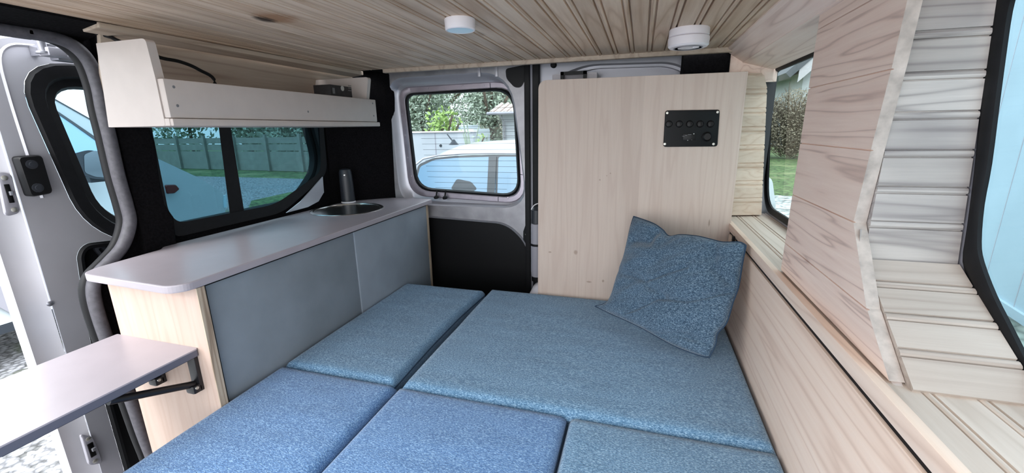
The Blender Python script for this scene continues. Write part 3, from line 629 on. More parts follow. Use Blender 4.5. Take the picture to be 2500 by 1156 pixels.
# ================================================================ BED
bb = thing('bed_base', 'dark boxed base carrying the bed cushions', 'bed base', (-.3, .6, 0))
box('base_box', 'felt', -.885, .28, -.25, 1.45, .001, .41, bb); 
def cushion(name, x0, x1, y0, y1, mat, label, z0=.412, z1=.50, skew=None, grp='blue grey mattress cushions on the bed'):
    t = thing(name, label, 'cushion', ((x0+x1)/2, (y0+y1)/2, z0), grp)
    nx, ny = 14, 14; r = .016
    bm = bmesh.new()
    def pt(u, v, top):
        x = x0+(x1-x0)*u; y = y0+(y1-y0)*v
        if skew: x, y = skew(x, y, u, v)
        return x, y
    def edgepos(n_):   # tighter rows near the border
        e = [0, .006, .014, .03]; m = [.03+(.94)*i/(n_-8) for i in range(1, n_-8)]
        return e+m+[1-a for a in reversed(e)]
    us, vs = edgepos(nx), edgepos(ny)
    us = [0, .012, .03, .06]+[.06+.88*i/6 for i in range(1, 6)]+[.94, .97, .988, 1]; vs = us
    rows = []
    for v in vs:
        row = []
        for u in us:
            x, y = pt(u, v, 1)
            dx = min(u, 1-u)*(x1-x0); dy = min(v, 1-v)*(y1-y0)
            f = lambda d: 0 if d >= r else r-math.sqrt(max(r*r-(r-d)**2, 0))
            dz = max(f(dx), f(dy)); puff = .004*(1-math.exp(-min(dx, dy)/.05))
            wob = .0016*noise.noise(Vector((x*7, y*7, z1)))
            row.append((x, y, z1-dz-.003+puff+wob))
        rows.append(row)
    V_ = [[bm.verts.new(p_) for p_ in row] for row in rows]
    for j in range(len(vs)-1):
        for i in range(len(us)-1): bm.faces.new((V_[j][i], V_[j][i+1], V_[j+1][i+1], V_[j+1][i]))
    # sides
    rim = [V_[0][i] for i in range(len(us))]+[V_[j][-1] for j in range(1, len(vs))]+[V_[-1][i] for i in range(len(us)-2, -1, -1)]+[V_[j][0] for j in range(len(vs)-2, 0, -1)]
    rp = [v.co.copy() for v in rim]
    prev = rim; ctr = Vector(((x0+x1)/2, (y0+y1)/2, 0))
    for z, o_ in ((z1-.035, .002), (z0+.02, .002), (z0, -.006)):
        cur = []
        for co in rp:
            dv = Vector((co.x-ctr.x, co.y-ctr.y, 0)); sx = 1 if abs(dv.x)/(x1-x0) > abs(dv.y)/(y1-y0) else 0
            d_ = Vector((math.copysign(1, dv.x), 0, 0)) if sx else Vector((0, math.copysign(1, dv.y), 0))
            cur.append(bm.verts.new(Vector((co.x, co.y, z))+d_*o_))
        for i in range(len(prev)): bm.faces.new((prev[i], prev[(i+1) % len(prev)], cur[(i+1) % len(prev)], cur[i]))
        prev = cur
    bm.faces.new(prev)
    fin('cover', bm, mat, t, auto=1.2)
    bm = bmesh.new(); path = [Vector((p_.x, p_.y, p_.z-.001)) for p_ in rp]
    path = [p_+(p_-Vector((ctr.x, ctr.y, p_.z))).normalized()*.0015-Vector((0, 0, .006)) for p_ in path]
    sweep(bm, path, circ(.0022, 6), closed=True); fin('piping', bm, 'piping', t, auto=1.5)
    return t
GX = -.5395
def sk_lf(x, y, u, v):
    if u > .5: x += (u-.5)*2*(-.018*math.sin(v*PI*.95)-.012*(1-v)**3)
    return x, y
cushion('mattress_cushion', -.893, GX-.008, .803, 1.44, 'fabric', 'long blue grey cushion beside the rear half of the kitchen cabinet', skew=sk_lf)
cushion('mattress_cushion', -.893, GX-.006, .02, .795, 'fabric_near', 'blue cushion in the bottom left of the bed by the folding table')
cushion('mattress_cushion', GX+.006, .283, .799, 1.462, 'fabric', 'largest blue grey cushion, on which the pillow stands')
cushion('mattress_cushion', GX+.006, -.1235, .02, .793, 'fabric_near', 'middle foreground blue cushion between two seams')
cushion('mattress_cushion', -.1155, .283, .02, .793, 'fabric', 'blue grey cushion in the right foreground beside the pine board')
# ---- pillow
pl = thing('throw_pillow', 'crumpled slate blue square pillow standing in the rear right corner of the bed', 'pillow', (.05, 1.25, .505))
cor = [Vector((-.118, 1.325, .508)), Vector((.200, 1.088, .506)), Vector((.262, 1.145, .806)), Vector((-.008, 1.425, .816))]
N_ = ((cor[1]-cor[0]).cross(cor[3]-cor[0])).normalized()
if N_.y > 0: N_ = -N_
def onp(px, py):
    d_ = fw+rt*((px-1250)/FPX)-up*((py-578)/FPX)
    return CAM+d_*((cor[0]+cor[2]-CAM*2).dot(N_)*.5/d_.dot(N_))
def resample(pts, n):
    pts = smoothpath(pts, 6); L_ = [0]
    for a_, b_ in zip(pts, pts[1:]): L_.append(L_[-1]+(b_-a_).length)
    out = []; k = 0
    for i in range(n+1):
        t_ = L_[-1]*i/n
        while k < len(L_)-2 and L_[k+1] < t_: k += 1
        f_ = (t_-L_[k])/max(L_[k+1]-L_[k], 1e-9); out.append(pts[k].lerp(pts[k+1], min(max(f_, 0), 1)))
    return out
bm = bmesh.new(); n = 72; side = {}
eb = resample([onp(*p_) for p_ in ((1453, 748), (1490, 766), (1560, 798), (1640, 842), (1700, 866), (1731, 874))], n)
er = resample([onp(*p_) for p_ in ((1731, 874), (1747, 842), (1752, 815), (1774, 788), (1789, 740), (1803, 700), (1813, 640), (1821, 600))], n)
et = resample([onp(*p_) for p_ in ((1547, 529), (1592, 545), (1617, 561), (1633, 577), (1660, 574), (1700, 577), (1735, 585), (1765, 592), (1805, 592), (1821, 600))], n)
el = resample([onp(*p_) for p_ in ((1453, 748), (1486, 734), (1510, 668), (1525, 620), (1538, 560), (1547, 529))], n)
def segd(u, v, pl_):
    best = 9
    for (a, b), (c_, d_) in zip(pl_, pl_[1:]):
        wx, wy = c_-a, d_-b; t_ = max(0, min(1, ((u-a)*wx+(v-b)*wy)/(wx*wx+wy*wy))); best = min(best, math.hypot(u-a-wx*t_, v-b-wy*t_))
    return best
def pil(u, v, s):
    i, j = int(round(u*n)), int(round(v*n))
    p_ = eb[i]*(1-v)+et[i]*v+el[j]*(1-u)+er[j]*u-(eb[0]*(1-u)*(1-v)+eb[n]*u*(1-v)+et[n]*u*v+et[0]*(1-u)*v)
    eu, ev = 4*u*(1-u), 4*v*(1-v); e_ = eu*ev
    th = .058*e_**.45
    m_ = min(1, e_*6)
    w_ = .007*noise.noise(Vector((u*2.2+v*1.2, v*5-u*3, s*3)))+.004*noise.noise(Vector((u*5-v*2, v*13-u*7, 4+s*2)))+.0015*noise.noise(Vector((u*16, v*30-u*12, 9)))
    for pl_, wd, dp in ((((.36, .50), (.66, .70)), .012, .006), (((.26, .10), (.50, .36), (.72, .42), (.97, .58)), .013, .007), (((.02, .45), (.35, .48), (.55, .40)), .03, .006), (((.80, .95), (.84, .75), (.98, .62)), .03, .006), (((.30, .98), (.26, .82), (.10, .78)), .04, .010), (((.60, .02), (.75, .14), (.95, .12)), .03, .006)):
        w_ -= 1.7*dp*math.exp(-(segd(u, v, pl_)/wd)**2)
    return p_+N_*(s*th*(.80 if s > 0 else .5)+w_*m_*(1 if s > 0 else .3))
for s in (1, -1):
    g_ = [[None]*(n+1) for _ in range(n+1)]
    for j in range(n+1):
        for i in range(n+1):
            if s == -1 and (i in (0, n) or j in (0, n)): g_[j][i] = side[(i, j)]; continue
            g_[j][i] = bm.verts.new(pil(i/n, j/n, s))
            if s == 1 and (i in (0, n) or j in (0, n)): side[(i, j)] = g_[j][i]
    for j in range(n):
        for i in range(n): bm.faces.new((g_[j][i], g_[j][i+1], g_[j+1][i+1], g_[j+1][i]))
for v in bm.verts:
    v.co.z = max(v.co.z, .5055); v.co.x = min(v.co.x, .281); v.co.y = min(v.co.y, 1.466)
rimp = [side[(i, 0)].co.copy() for i in range(n)]+[side[(n, j)].co.copy() for j in range(n)]+[side[(i, n)].co.copy() for i in range(n, 0, -1)]+[side[(0, j)].co.copy() for j in range(n, 0, -1)]
fin('pillow_cover', bm, 'fabric_pillow', pl, smooth=True)
bm = bmesh.new(); sweep(bm, rimp, circ(.0022, 6), closed=True); fin('seam', bm, 'piping', pl, auto=1.5)
# ================================================================ KITCHEN CABINET, WORKTOP, SINK
kc = thing('kitchen_cabinet', 'low plywood kitchen cabinet with grey sliding fronts beside the bed', 'cabinet', (-1.05, 1.1, 0))
box('end_panel', 'endpanel', -1.165, -.888, .612, .630, .02, .783, kc, bevel=.002)
box('edge_band', 'plyedge', -.888, -.8855, .612, .630, .02, .783, kc)
box('end_panel', 'plyedge', -1.16, -.895, 1.655, 1.672, .02, .783, kc, bevel=.001)
box('bottom_board', 'endpanel', -1.16, -.91, .631, 1.654, .30, .318, kc)
box('back_board', 'endpanel', -1.172, -1.160, .631, 1.654, .02, .783, kc)
box('sliding_door', 'grey_front', -.912, -.9, .640, 1.155, .04, .778, kc, bevel=.0015)
box('sliding_door', 'grey_front2', -.905+.002, -.898+.003, 1.152, 1.652, .04, .778, kc, bevel=.0015)
box('top_rail', 'black', -.93, -.895, .631, 1.654, .778, .7835, kc)
box('side_rail', 'black', -.93, -.896, .6305, .6395, .04, .778, kc)
# worktop with sink hole
sc = Vector((-1.10, 1.392)); SR = .137
oc = [(-1.185, .582), (-.905, .568), (-.882, .592), (-.882, 1.688), (-.900, 1.70), (-1.085, 1.70), (-1.195, 1.605), (-1.235, 1.54), (-1.244, 1.45), (-1.247, .80), (-1.222, .775), (-1.206, .62)]
outl = rpoly([Vector((x, y, .802)) for x, y in oc], [.02, .015, .012, .004, .004, .01, .01, .02, .02, .01, .01, .01], 4)
hole_ = [Vector((sc.x+.128*math.cos(a), sc.y+.128*math.sin(a), .802)) for a in [2*PI*i/48 for i in range(48)]]
wt = thing('worktop', 'pale lilac grey worktop with rounded corners on the kitchen cabinet', 'worktop', (-1.06, 1.1, .784))
plate('worktop_slab', 'worktop', outl, [hole_], (0, 0, -.0175), wt, bevel=.003)
sk = thing('sink', 'round stainless steel sink set into the rear of the worktop', 'sink', (sc.x, sc.y, .70))
lathe('rim', 'chrome', [(.127, .8025), (.137, .8022), (.1375, .8035), (.134, .8055), (.126, .805), (.122, .801), (.1215, .795), (.125, .795)], (sc.x, sc.y, 0), (0, 0, 1), sk, 64)
bm = bmesh.new(); loft(bm, [[Vector((sc.x+r_*math.cos(2*PI*i/64), sc.y+r_*math.sin(2*PI*i/64), h)) for i in range(64)] for r_, h in ((.1235, .8035), (.119, .79), (.113, .75), (.105, .715), (.085, .702), (.03, .699), (.001, .6985))], False, True)
fin('bowl', bm, 'chrome', sk, auto=1)
lathe('drain', 'grey_dark', [(.022, .700), (.022, .7025), (.012, .7035)], (sc.x, sc.y, 0), (0, 0, 1), sk, 24)
so = at(851, 494, 'z', .803)
fd = thing('faucet', 'black cylindrical folding tap standing behind the sink', 'faucet', (so.x, so.y, .803))
lathe('base_ring', 'white_pl', [(.030, .8025), (.030, .806), (.029, .808)], (so.x, so.y, 0), (0, 0, 1), fd, 32)
lathe('body', 'grey_dark', [(.0285, .8085), (.029, .82), (.027, .90), (.0255, .933), (.022, .944), (.012, .947)], (so.x, so.y, 0), (0, 0, 1), fd, 36)
q = at(841, 428, 'y', so.y-.028); lathe('sensor_dot', 'chrome', [(.004, 0), (.003, .002)], q, (.3, -1, 0), fd, 12)
# ---- folding table
ft = thing('folding_table', 'lilac grey flap table folded out towards the open side door', 'table', (-1.04, .60, .635))
tz = .640
tp = [at(480, 853, 'z', tz), at(300, 812, 'z', tz), at(-420, 990, 'z', tz), at(-420, 1230, 'z', tz)]
top = rpoly([Vector((-.918, .6118, tz)), Vector((-1.176, .6118, tz)), Vector((-1.180, .02, tz)), Vector((-.918, .02, tz))], [.006, .003, .03, .03], 4)
plate('tabletop', 'worktop', top, (), (0, 0, -.003), ft)
plate('edge_band', 'dark_edge', [p_+Vector((0, 0, -.003)) for p_ in top], (), (0, 0, -.015), ft, bevel=.001)
def bracket(x):
    b_ = box('folding_bracket', 'black_metal', x-.012, x+.012, .603, .6118, .535, .622, ft, bevel=.001)
    tube('bracket_arm', 'black_metal', [(x-.002, .600, .552), Vector((x-.004, at(262, 968, 'x', -.94).y, .612))], .008, b_, 8)
    box('pivot_plate', 'black_metal', x-.014, x+.012, .588, .611, .534, .554, b_, bevel=.005)
    box('top_flange', 'black_metal', x-.012, x+.012, .30, .608, .618, .622, b_)
    lathe('bolt', 'screw', [(.004, 0), (.0035, .002)], (x+.012, .596, .548), (1, 0, 0), b_, 12)
    return b_
bracket(-.937)
b2 = bracket(-1.055)
# ================================================================ WALL SHELF
sh_ = thing('wall_shelf', 'off white wooden wall shelf above the side window', 'shelf', (-1.06, 1.05, 1.118))
XF = -.953
def endp(y0, y1, p0):
    prof = rpoly([Vector((x, y0, z)) for x, z in p0], [.002, .006, .002, .002, .010, .002, .002], 4)
    bm = bmesh.new(); loft(bm, [prof, [q+Vector((0, y1-y0, 0)) for q in prof]], True, True)
    return fin('end_panel', bm, 'white_board', sh_, bevel=0)
endp(.679, .697, [(-1.146, 1.1185), (XF-.018, 1.1185), (XF-.018, 1.135), (XF-.018, 1.216), (-.976, 1.291), (-1.122, 1.291), (-1.134, 1.20)])
endp(1.400, 1.418, [(-1.235, 1.119), (XF-.018, 1.119), (XF-.018, 1.135), (XF-.018, 1.216), (-.955, 1.290), (-1.20, 1.290), (-1.225, 1.20)])
hexa('bottom_board', 'white_board', [(-1.144, .6795, 1.118), (XF-.004, .6795, 1.118), (XF-.004, 1.436, 1.118), (-1.22, 1.436, 1.118), (-1.144, .6795, 1.134), (XF-.004, .6795, 1.134), (XF-.004, 1.436, 1.134), (-1.22, 1.436, 1.134)], sh_, bevel=.002)
f_ = box('front_board', 'white_board', XF-.018, XF, .681, 1.430, 1.1345, 1.2135, sh_, bevel=.003)
box('lower_moulding', 'white_board', XF-.0145, XF+.004, .681, 1.44, 1.118, 1.1335, sh_, bevel=.003)
for (y, z) in ((.70, 1.198), (.70, 1.160), (1.41, 1.2), (1.41, 1.156), (1.08, 1.16)):
    lathe('screw', 'grey_print_glint', [(.0032, 0), (.0028, .0006)], (XF, y, z), (1, 0, 0), f_, 12)
o = thing('printed_box', 'small dark printed cardboard box lying on the far end of the wall shelf', 'box', (-1.07, 1.31, 1.134))
bx0, bx1, bxt = at(806, 208, 'x', -1.03), at(874, 207, 'x', -1.03), at(806, 206, 'x', -1.03).z
box('carton', 'card_dark', -1.10, -1.03, bx0.y, bx1.y, 1.1345, bxt, o, bevel=.001)
q = at(836, 216, 'x', -1.0295); lathe('round_print', 'offwhite', [(.009, 0), (.009, .0004)], q, (1, 0, 0), o, 24)
for k in range(3):
    a = at(850, 209+k*6, 'x', -1.0295); box('text_line', 'grey_print_glint', -1.03, -1.0294, a.y, a.y+.034-.006*k, a.z-.0013, a.z+.0013, o)
a = at(811, 212, 'x', -1.0295); box('print_block', 'grey_print_glint', -1.03, -1.0294, a.y, a.y+.012, a.z-.022, a.z-.003, o)
# cables
cbp = smoothpath([Vector((-1.235, .715, 1.335)), at(262, 88, 'x', -1.19), at(285, 98, 'x', -1.17), at(330, 118, 'x', -1.15), at(392, 141, 'x', -1.13), at(440, 151, 'x', -1.12), at(485, 170, 'x', -1.11), at(525, 203, 'x', -1.10), Vector((-1.10, .86, 1.14))], 6)
tag(tube('power_cable', 'black', cbp, .0042), 'black cable drooping behind the wall shelf', 'cable')
# ================================================================ PANEL WITH SWITCHES
pp_ = thing('partition_panel', 'tall pale birch panel with a rounded corner standing at the head of the bed', 'panel', (-.03, 1.475, .41))
pr = rpoly([Vector((-.3475, 1.475, .40)), Vector((.2905, 1.475, .40)), Vector((.2905, 1.475, 1.2545)), Vector((-.3450, 1.475, 1.258))], [.002, .002, .003, .028], 8)
plate('panel_board', 'panel', pr, (), (0, .016, 0), pp_, bevel=.001)
sw = thing('switch_panel', 'black switch panel screwed to the tall birch panel', 'switch panel', (.147, 1.475, 1.093))
swc = ats([(1624, 270), (1757, 268), (1751, 358), (1619, 359)], 'y', 1.4745)
ring('face_plate', 'black', [rpoly(swc, .008), rpoly([q+Vector((0, -.003, 0)) for q in swc], .008), rpoly([q.lerp(sum(swc, Vector())/4, .02)+Vector((0, -.0042, 0)) for q in swc], .007)], sw, cap0=True, cap1=True)
for a in ((1629, 276), (1752, 274), (1742, 352), (1623, 352)):
    s_ = lathe('screw', 'screw', [(.0042, 0), (.0036, .0014), (.001, .0016)], at(*a, 'y', 1.4702), (0, -1, 0), sw, 16)
for k in range(5):
    a = at(1633+k*25.5, 303, 'y', 1.4702)
    t_ = lathe('rocker_switch', 'black_gloss', [(.0105, 0), (.0105, .002), (.0095, .003), (.0085, .002)], a, (0, -1, 0), sw, 28)
    box('rocker', 'black_gloss', a.x-.0062, a.x+.0062, a.y-.0045, a.y-.001, a.z-.008, a.z+.008, t_, bevel=.001)
a = at(1727, 334, 'y', 1.4702); s_ = lathe('power_socket', 'black_gloss', [(.0145, 0), (.0145, .003), (.012, .0045), (.010, .003)], a, (0, -1, 0), sw, 28)
a = at(1684, 334, 'y', 1.4702); us = box('usb_socket', 'black_gloss', a.x-.020, a.x+.018, a.y-.002, a.y, a.z-.011, a.z+.010, sw, bevel=.003)
for (x, y, w_, h_) in ((1668, 333, .007, .0012), (1675, 331, .006, .0014), (1684, 329, .010, .0014), (1694, 327, .003, .003), (1679, 343, .0022, .0022), (1689, 342, .0016, .0016)):
    a = at(x, y, 'y', 1.467); box('reflection_mark', 'grey_print_glint' if w_ > .003 or w_ < .0018 else 'offwhite', a.x-w_/2, a.x+w_/2, 1.4672, 1.4684, a.z-h_/2, a.z+h_/2, us)  # whitish smudges of reflected light, imitated by small pale boxes
# things behind the panel at its left edge
o = thing('water_canister', 'white rounded canister showing low behind the left edge of the birch panel', 'canister', (-.30, 1.60, .0))
ring('body', 'white_pl', [rpoly([Vector((-.41, 1.52, z)), Vector((-.10, 1.52, z)), Vector((-.10, 1.67, z)), Vector((-.41, 1.67, z))], .05) if s == 0 else rpoly([Vector((-.41+s, 1.52+s, z)), Vector((-.10-s, 1.52+s, z)), Vector((-.10-s, 1.67-s, z)), Vector((-.41+s, 1.67-s, z))], .05) for z, s in ((.001, 0), (.42, 0), (.45, .006), (.475, .018), (.49, .035))], o, cap0=True, cap1=True)
lathe('cap', 'black', [(.03, .487), (.03, .51), (.026, .512)], (-.25, 1.6, 0), (0, 0, 1), o, 24)
o = thing('grey_cylinder', 'slim grey strapped cylinder standing upright behind the birch panel', 'cylinder', (-.385, 1.60, .5))
q = at(1311, 590, 'y', 1.60)
lathe('body', 'grey_pl', [(.022, .515), (.0245, .53), (.0245, .728), (.022, .735)], (q.x, q.y, 0), (0, 0, 1), o, 28)
lathe('head', 'grey_dark', [(.018, .735), (.0235, .738), (.0225, .79), (.015, .80)], (q.x, q.y, 0), (0, 0, 1), o, 24)
lathe('strap', 'black', [(.0255, .645), (.026, .646), (.026, .653), (.0255, .654)], (q.x, q.y, 0), (0, 0, 1), o, 28)
tube('wire', 'white_pl', smoothpath([at(1297, 512, 'y', 1.57), at(1303, 503, 'y', 1.57), at(1312, 498, 'y', 1.57), at(1322, 499, 'y', 1.59)]), .002, o, 8)
lathe('foot', 'black', [(.02, .493), (.022, .496), (.022, .515)], (q.x, q.y, 0), (0, 0, 1), o, 20)
# coat hook on the fascia behind the pillow
o = thing('cable_clip', 'tiny black clip on the pine fascia above the pillow corner', 'clip', (.284, 1.37, .775))
a = at(1793, 582, 'x', .285); box('clip_body', 'black', .279, .286, a.y-.008, a.y+.008, a.z-.010, a.z+.006, o, bevel=.002)
box('clip_tab', 'black', .276, .286, a.y-.012, a.y-.004, a.z-.016, a.z-.008, o, bevel=.002)
# ---- ceiling lamps
a = at(1122, 64, 'z', 1.325)
o = thing('puck_lamp', 'small round white lamp with frosted lens on the ceiling', 'lamp', (a.x, a.y+.003, CZ))
P_ = (a.x, a.y+.003, CZ)
lathe('housing', 'white_pl', [(.0335, 0), (.0345, .002), (.0335, .022), (.0315, .024), (.0295, .024), (.0295, .021)], P_, (0, 0, -1), o, 48)
lathe('lens', 'diffuser', [(.029, .0212), (.029, .0235), (.02, .0245)], P_, (0, 0, -1), o, 40)
a = at(1681, 97, 'z', 1.315)
o = thing('smoke_detector', 'larger round white smoke detector on the ceiling near the birch panel', 'smoke detector', (a.x, a.y, CZ))
P_ = (a.x, a.y, CZ)
lathe('base', 'white_pl', [(.0475, 0), (.0485, .002), (.0485, .017), (.0465, .019), (.043, .020)], P_, (0, 0, -1), o, 56)
lathe('cover', 'white_pl', [(.043, .0202), (.0495, .021), (.050, .024), (.049, .040), (.045, .044), (.02, .045)], P_, (0, 0, -1), o, 56)
lathe('vent_ring', 'grey_pl', [(.036, .0448), (.036, .0456), (.033, .0456), (.033, .0448)], P_, (0, 0, -1), o, 48)
lathe('test_button', 'white_pl', [(.008, .0450), (.008, .047), (.006, .0475)], (P_[0]+.018, P_[1]-.012, CZ), (0, 0, -1), o, 20)
# ================================================================ OUTSIDE
GZ = -.55
def ground(name, mat, pts, z, label, cat='ground'):
    return struct(plate(name, mat, [Vector((x, y, z)) for x, y in pts], (), (0, 0, -.05)), label, cat)
ground('ground', 'gravel', [(-14, -8), (0, -8), (0, 5.5), (-3.6, 5.5), (-10.5, 8.2), (-14, 8.2)], GZ, 'white gravel yard beside the van')
ground('ground', 'road', [(-60, -10), (-14, -10), (-14, 8.2), (-10.5, 8.2), (-3.6, 5.5), (0, 5.5), (0, 12), (-11.5, 12.8), (-60, 14)], GZ-.01, 'grey asphalt road beyond the gravel yard')
ground('ground', 'grass', [(-60, 14.01), (-11.5, 12.81), (0, 12.01), (0, 60), (-60, 60)], GZ-.02, 'grass verge in front of the far fence')
ground('ground', 'grass', [(-8.0, 6.9), (-5.8, 7.4), (-5.6, 8.6), (-9.4, 9.6), (-9.2, 8.1)], GZ+.03, 'small grass island in the road')
ground('ground', 'drive', [(0.001, -8), (12, -8), (12, 8), (5, 11.0), (0.001, 12.5)], GZ, 'pale gravel drive to the right of the van')
ground('ground', 'grass', [(0.001, 12.51), (5.01, 11.01), (12.01, 8.01), (60, 0), (60, 60), (0.001, 60)], GZ-.02, 'green lawn seen through the right rear window')
# van step below door opening
struct(box('trim_17', 'silver2', -1.34, -1.27, -.3, 1.7, -.10, .02, bevel=.006), 'painted door sill of the van body', 'trim')
# ---- white van parked to the left
XV = -4.33
wv = thing('parked_van', 'white van with black mirror parked beside the open side door', 'van', (XV-.9, .6, GZ))
hood = [(y, z) for y, z in [(at(*p_, 'x', XV).y, at(*p_, 'x', XV).z) for p_ in ((118, 205), (262, 300), (360, 372), (412, 398), (480, 432), (543, 470), (551, 500), (549, 545))]]
prof = [(-2.6, -.22), (-2.6, 1.40), (-2.2, 1.48), (1.75, 1.50)]+hood+[(hood[-1][0]+.01, -.20)]
print('hood', [tuple(round(c, 3) for c in v) for v in hood])
def vx(z): return XV-(0 if z < .75 else (z-.75)*.28)
bm = bmesh.new()
L0 = [Vector((vx(z), y, z)) for y, z in prof]; L1 = [Vector((2*(XV-.95)-vx(z), y, z)) for y, z in prof]
Lm = [Vector((vx(z)-.35, y+(.12 if y > 2.6 and z > -.1 else 0), z+(.03 if y > 2.0 and z > .3 else 0))) for y, z in prof]
Lm2 = [Vector((2*(XV-.95)-p_.x, p_.y, p_.z)) for p_ in Lm]
loft(bm, [L0, Lm, Lm2, L1]); bm.faces.new([bm.verts.new(v) for v in L0]); bm.faces.new([bm.verts.new(v) for v in L1])
fin('body', bm, 'carpaint', wv, bevel=.0, auto=.5)
def vq(px, dx=.006): return [Vector((vx(q.z)+dx, q.y, q.z)) for q in [at(x, y, 'x', XV) for x, y in px]]
plate('side_window', 'carglass2', vq([(60, 215), (136, 250), (200, 300), (262, 352), (275, 378), (200, 385), (100, 372), (60, 365)]), (), (0, 0, 0), wv)
plate('window_trim', 'cardark', vq([(60, 211), (137, 245), (202, 296), (268, 349), (262, 354), (200, 302), (136, 251), (60, 218)], .012), (), (-.01, 0, 0), wv)
plate('roof_seam', 'cardark', vq([(110, 201), (262, 299), (360, 371), (360, 373.5), (262, 302), (110, 204)], .008), (), (-.01, 0, 0), wv)
plate('door_gap', 'cardark', vq([(352, 372), (356, 372), (372, 560), (368, 560)], .004), (), (-.01, 0, 0), wv)
plate('side_moulding', 'grey_pl', vq([(-260, 575), (0, 700), (62, 762), (62, 785), (0, 752), (-260, 640)], .01), (), (-.012, 0, 0), wv)
# mirror
q = at(222, 405, 'x', XV+.16)
mi = ring('mirror_housing', 'cardark', [rpoly(ats([(170, 378), (215, 366), (262, 374), (274, 440), (225, 437), (176, 418)], 'x', XV+d_), .03) for d_ in (.10, .24)], wv, cap0=True, cap1=True)
plate('mirror_glass', 'mirror', rpoly(ats([(205, 378), (232, 367), (260, 378), (270, 435), (232, 432), (207, 422)], 'x', XV+.243), .02), (), (0, 0, 0), mi)
hexa('mirror_arm', 'cardark', [Vector((XV-.02, q.y-.05, q.z-.13)), Vector((XV+.2, q.y-.05, q.z-.13)), Vector((XV+.2, q.y+.1, q.z-.13)), Vector((XV-.02, q.y+.1, q.z-.13)), Vector((XV-.02, q.y-.05, q.z-.08)), Vector((XV+.2, q.y-.05, q.z-.08)), Vector((XV+.2, q.y+.1, q.z-.08)), Vector((XV-.02, q.y+.1, q.z-.08))], mi, bevel=.01)
ring('side_marker', 'marker', [rpoly(vq([(400, 452), (428, 451), (438, 462), (425, 473), (406, 474)], .004), .012), rpoly(vq([(402, 454), (427, 453), (434, 462), (424, 471), (407, 472)], .02), .012)], wv, cap1=True)
plate('headlight', 'diffuser', vq([(545, 478), (551, 476), (553, 505), (546, 508)], .008), (), (-.02, 0, 0), wv)
for y in (2.75, -1.2):
    w_ = lathe('wheel', 'rubber', [(.30, -.02), (.32, 0), (.32, .16), (.30, .18)], (XV-.18, y, GZ+.32), (1, 0, 0), wv, 36)
    lathe('wheel_rim', 'zinc', [(.19, .181), (.19, .19), (.12, .186), (.04, .192)], (XV-.18, y, GZ+.32), (1, 0, 0), w_, 24)
hexa('lower_sill', 'cardark', [Vector((XV-.06, -2.6, -.27)), Vector((XV+.01, -2.6, -.27)), Vector((XV+.01, 2.3, -.27)), Vector((XV-.06, 2.3, -.27)), Vector((XV-.06, -2.6, -.21)), Vector((XV+.012, -2.6, -.21)), Vector((XV+.012, 2.3, -.21)), Vector((XV-.06, 2.3, -.21))], wv)
# ---- fence along the road, wall and trees behind it
def fence(x0, y0, x1, y1, n, label):
    t = thing('fence', label, 'fence', ((x0+x1)/2, (y0+y1)/2, GZ))
    a, b_ = Vector((x0, y0, 0)), Vector((x1, y1, 0)); d_ = (b_-a).normalized(); s = Vector((-d_.y, d_.x, 0))
    for k in range(n):
        for z0_, z1_ in ((GZ, .30), (.34, .62), (.66, .92)):
            pa_ = a+(b_-a)*(k/n); pb = a+(b_-a)*((k+1)/n)
            if k % 3 == 0:
                pb = a+(b_-a)*(min(k+3, n)/n)
                hexa('fence_board', 'fence', [pa_+Vector((0, 0, z0_)), pb+Vector((0, 0, z0_)), pb+s*.04+Vector((0, 0, z0_)), pa_+s*.04+Vector((0, 0, z0_)), pa_+Vector((0, 0, z1_)), pb+Vector((0, 0, z1_)), pb+s*.04+Vector((0, 0, z1_)), pa_+s*.04+Vector((0, 0, z1_))], t)
    for k in range(n+1):
        p_ = a+(b_-a)*(k/n)-s*.06; box('fence_post', 'fence', p_.x-.06, p_.x+.06, p_.y-.06, p_.y+.06, GZ, 1.05, t)
    return t
fence(-30, 16.4, -6.0, 14.6, 12, 'weathered board fence with pale posts across the road')
def leaves(bm, c_, r, n_, size, droop=0):
    for _ in range(n_):
        while True:
            p_ = Vector((random.uniform(-1, 1), random.uniform(-1, 1), random.uniform(-1, 1)))
            if .3 < p_.length < 1: break
        q = Vector((c_[0]+p_.x*r[0], c_[1]+p_.y*r[1], c_[2]+p_.z*r[2]))
        a = Vector((random.gauss(0, 1), random.gauss(0, 1), random.gauss(0, 1))).normalized(); b_ = a.orthogonal().normalized()
        s = size*random.uniform(.5, 1.3)
        bm.faces.new([bm.verts.new(v) for v in (q-a*s, q+b_*s*.5, q+a*s, q-b_*s*.5)])
def tree(x, y, h, r, mat, label, n_=1400, size=.09, name='tree', cat='tree', group=None, z0=GZ, trunk=.3):
    t = thing(name, label, cat, (x, y, z0), group)
    bm = bmesh.new()
    for k in range(7):
        a = random.uniform(0, 2*PI); rr = random.uniform(0, .5)*r
        leaves(bm, (x+rr*math.cos(a), y+rr*math.sin(a), z0+h*random.uniform(trunk+.12, .80)), (r*.62, r*.62, h*.26), n_//7, size)
    fin('foliage', bm, mat, t)
    bm = bmesh.new(); sweep(bm, [(x, y, z0), (x+.05, y, z0+h*.4), (x-.03, y+.03, z0+h*.8)], circ(.04*h*.35, 7), (1, 0, 0))
    for k in range(6):
        a = random.uniform(0, 2*PI); zz = z0+h*random.uniform(.3, .6)
        sweep(bm, [(x, y, zz), (x+r*.4*math.cos(a), y+r*.4*math.sin(a), zz+h*.15), (x+r*.8*math.cos(a), y+r*.8*math.sin(a), zz+h*.35)], circ(.012*h, 5), (1, 0, 0))
    fin('trunk', bm, 'bark', t)
    return t
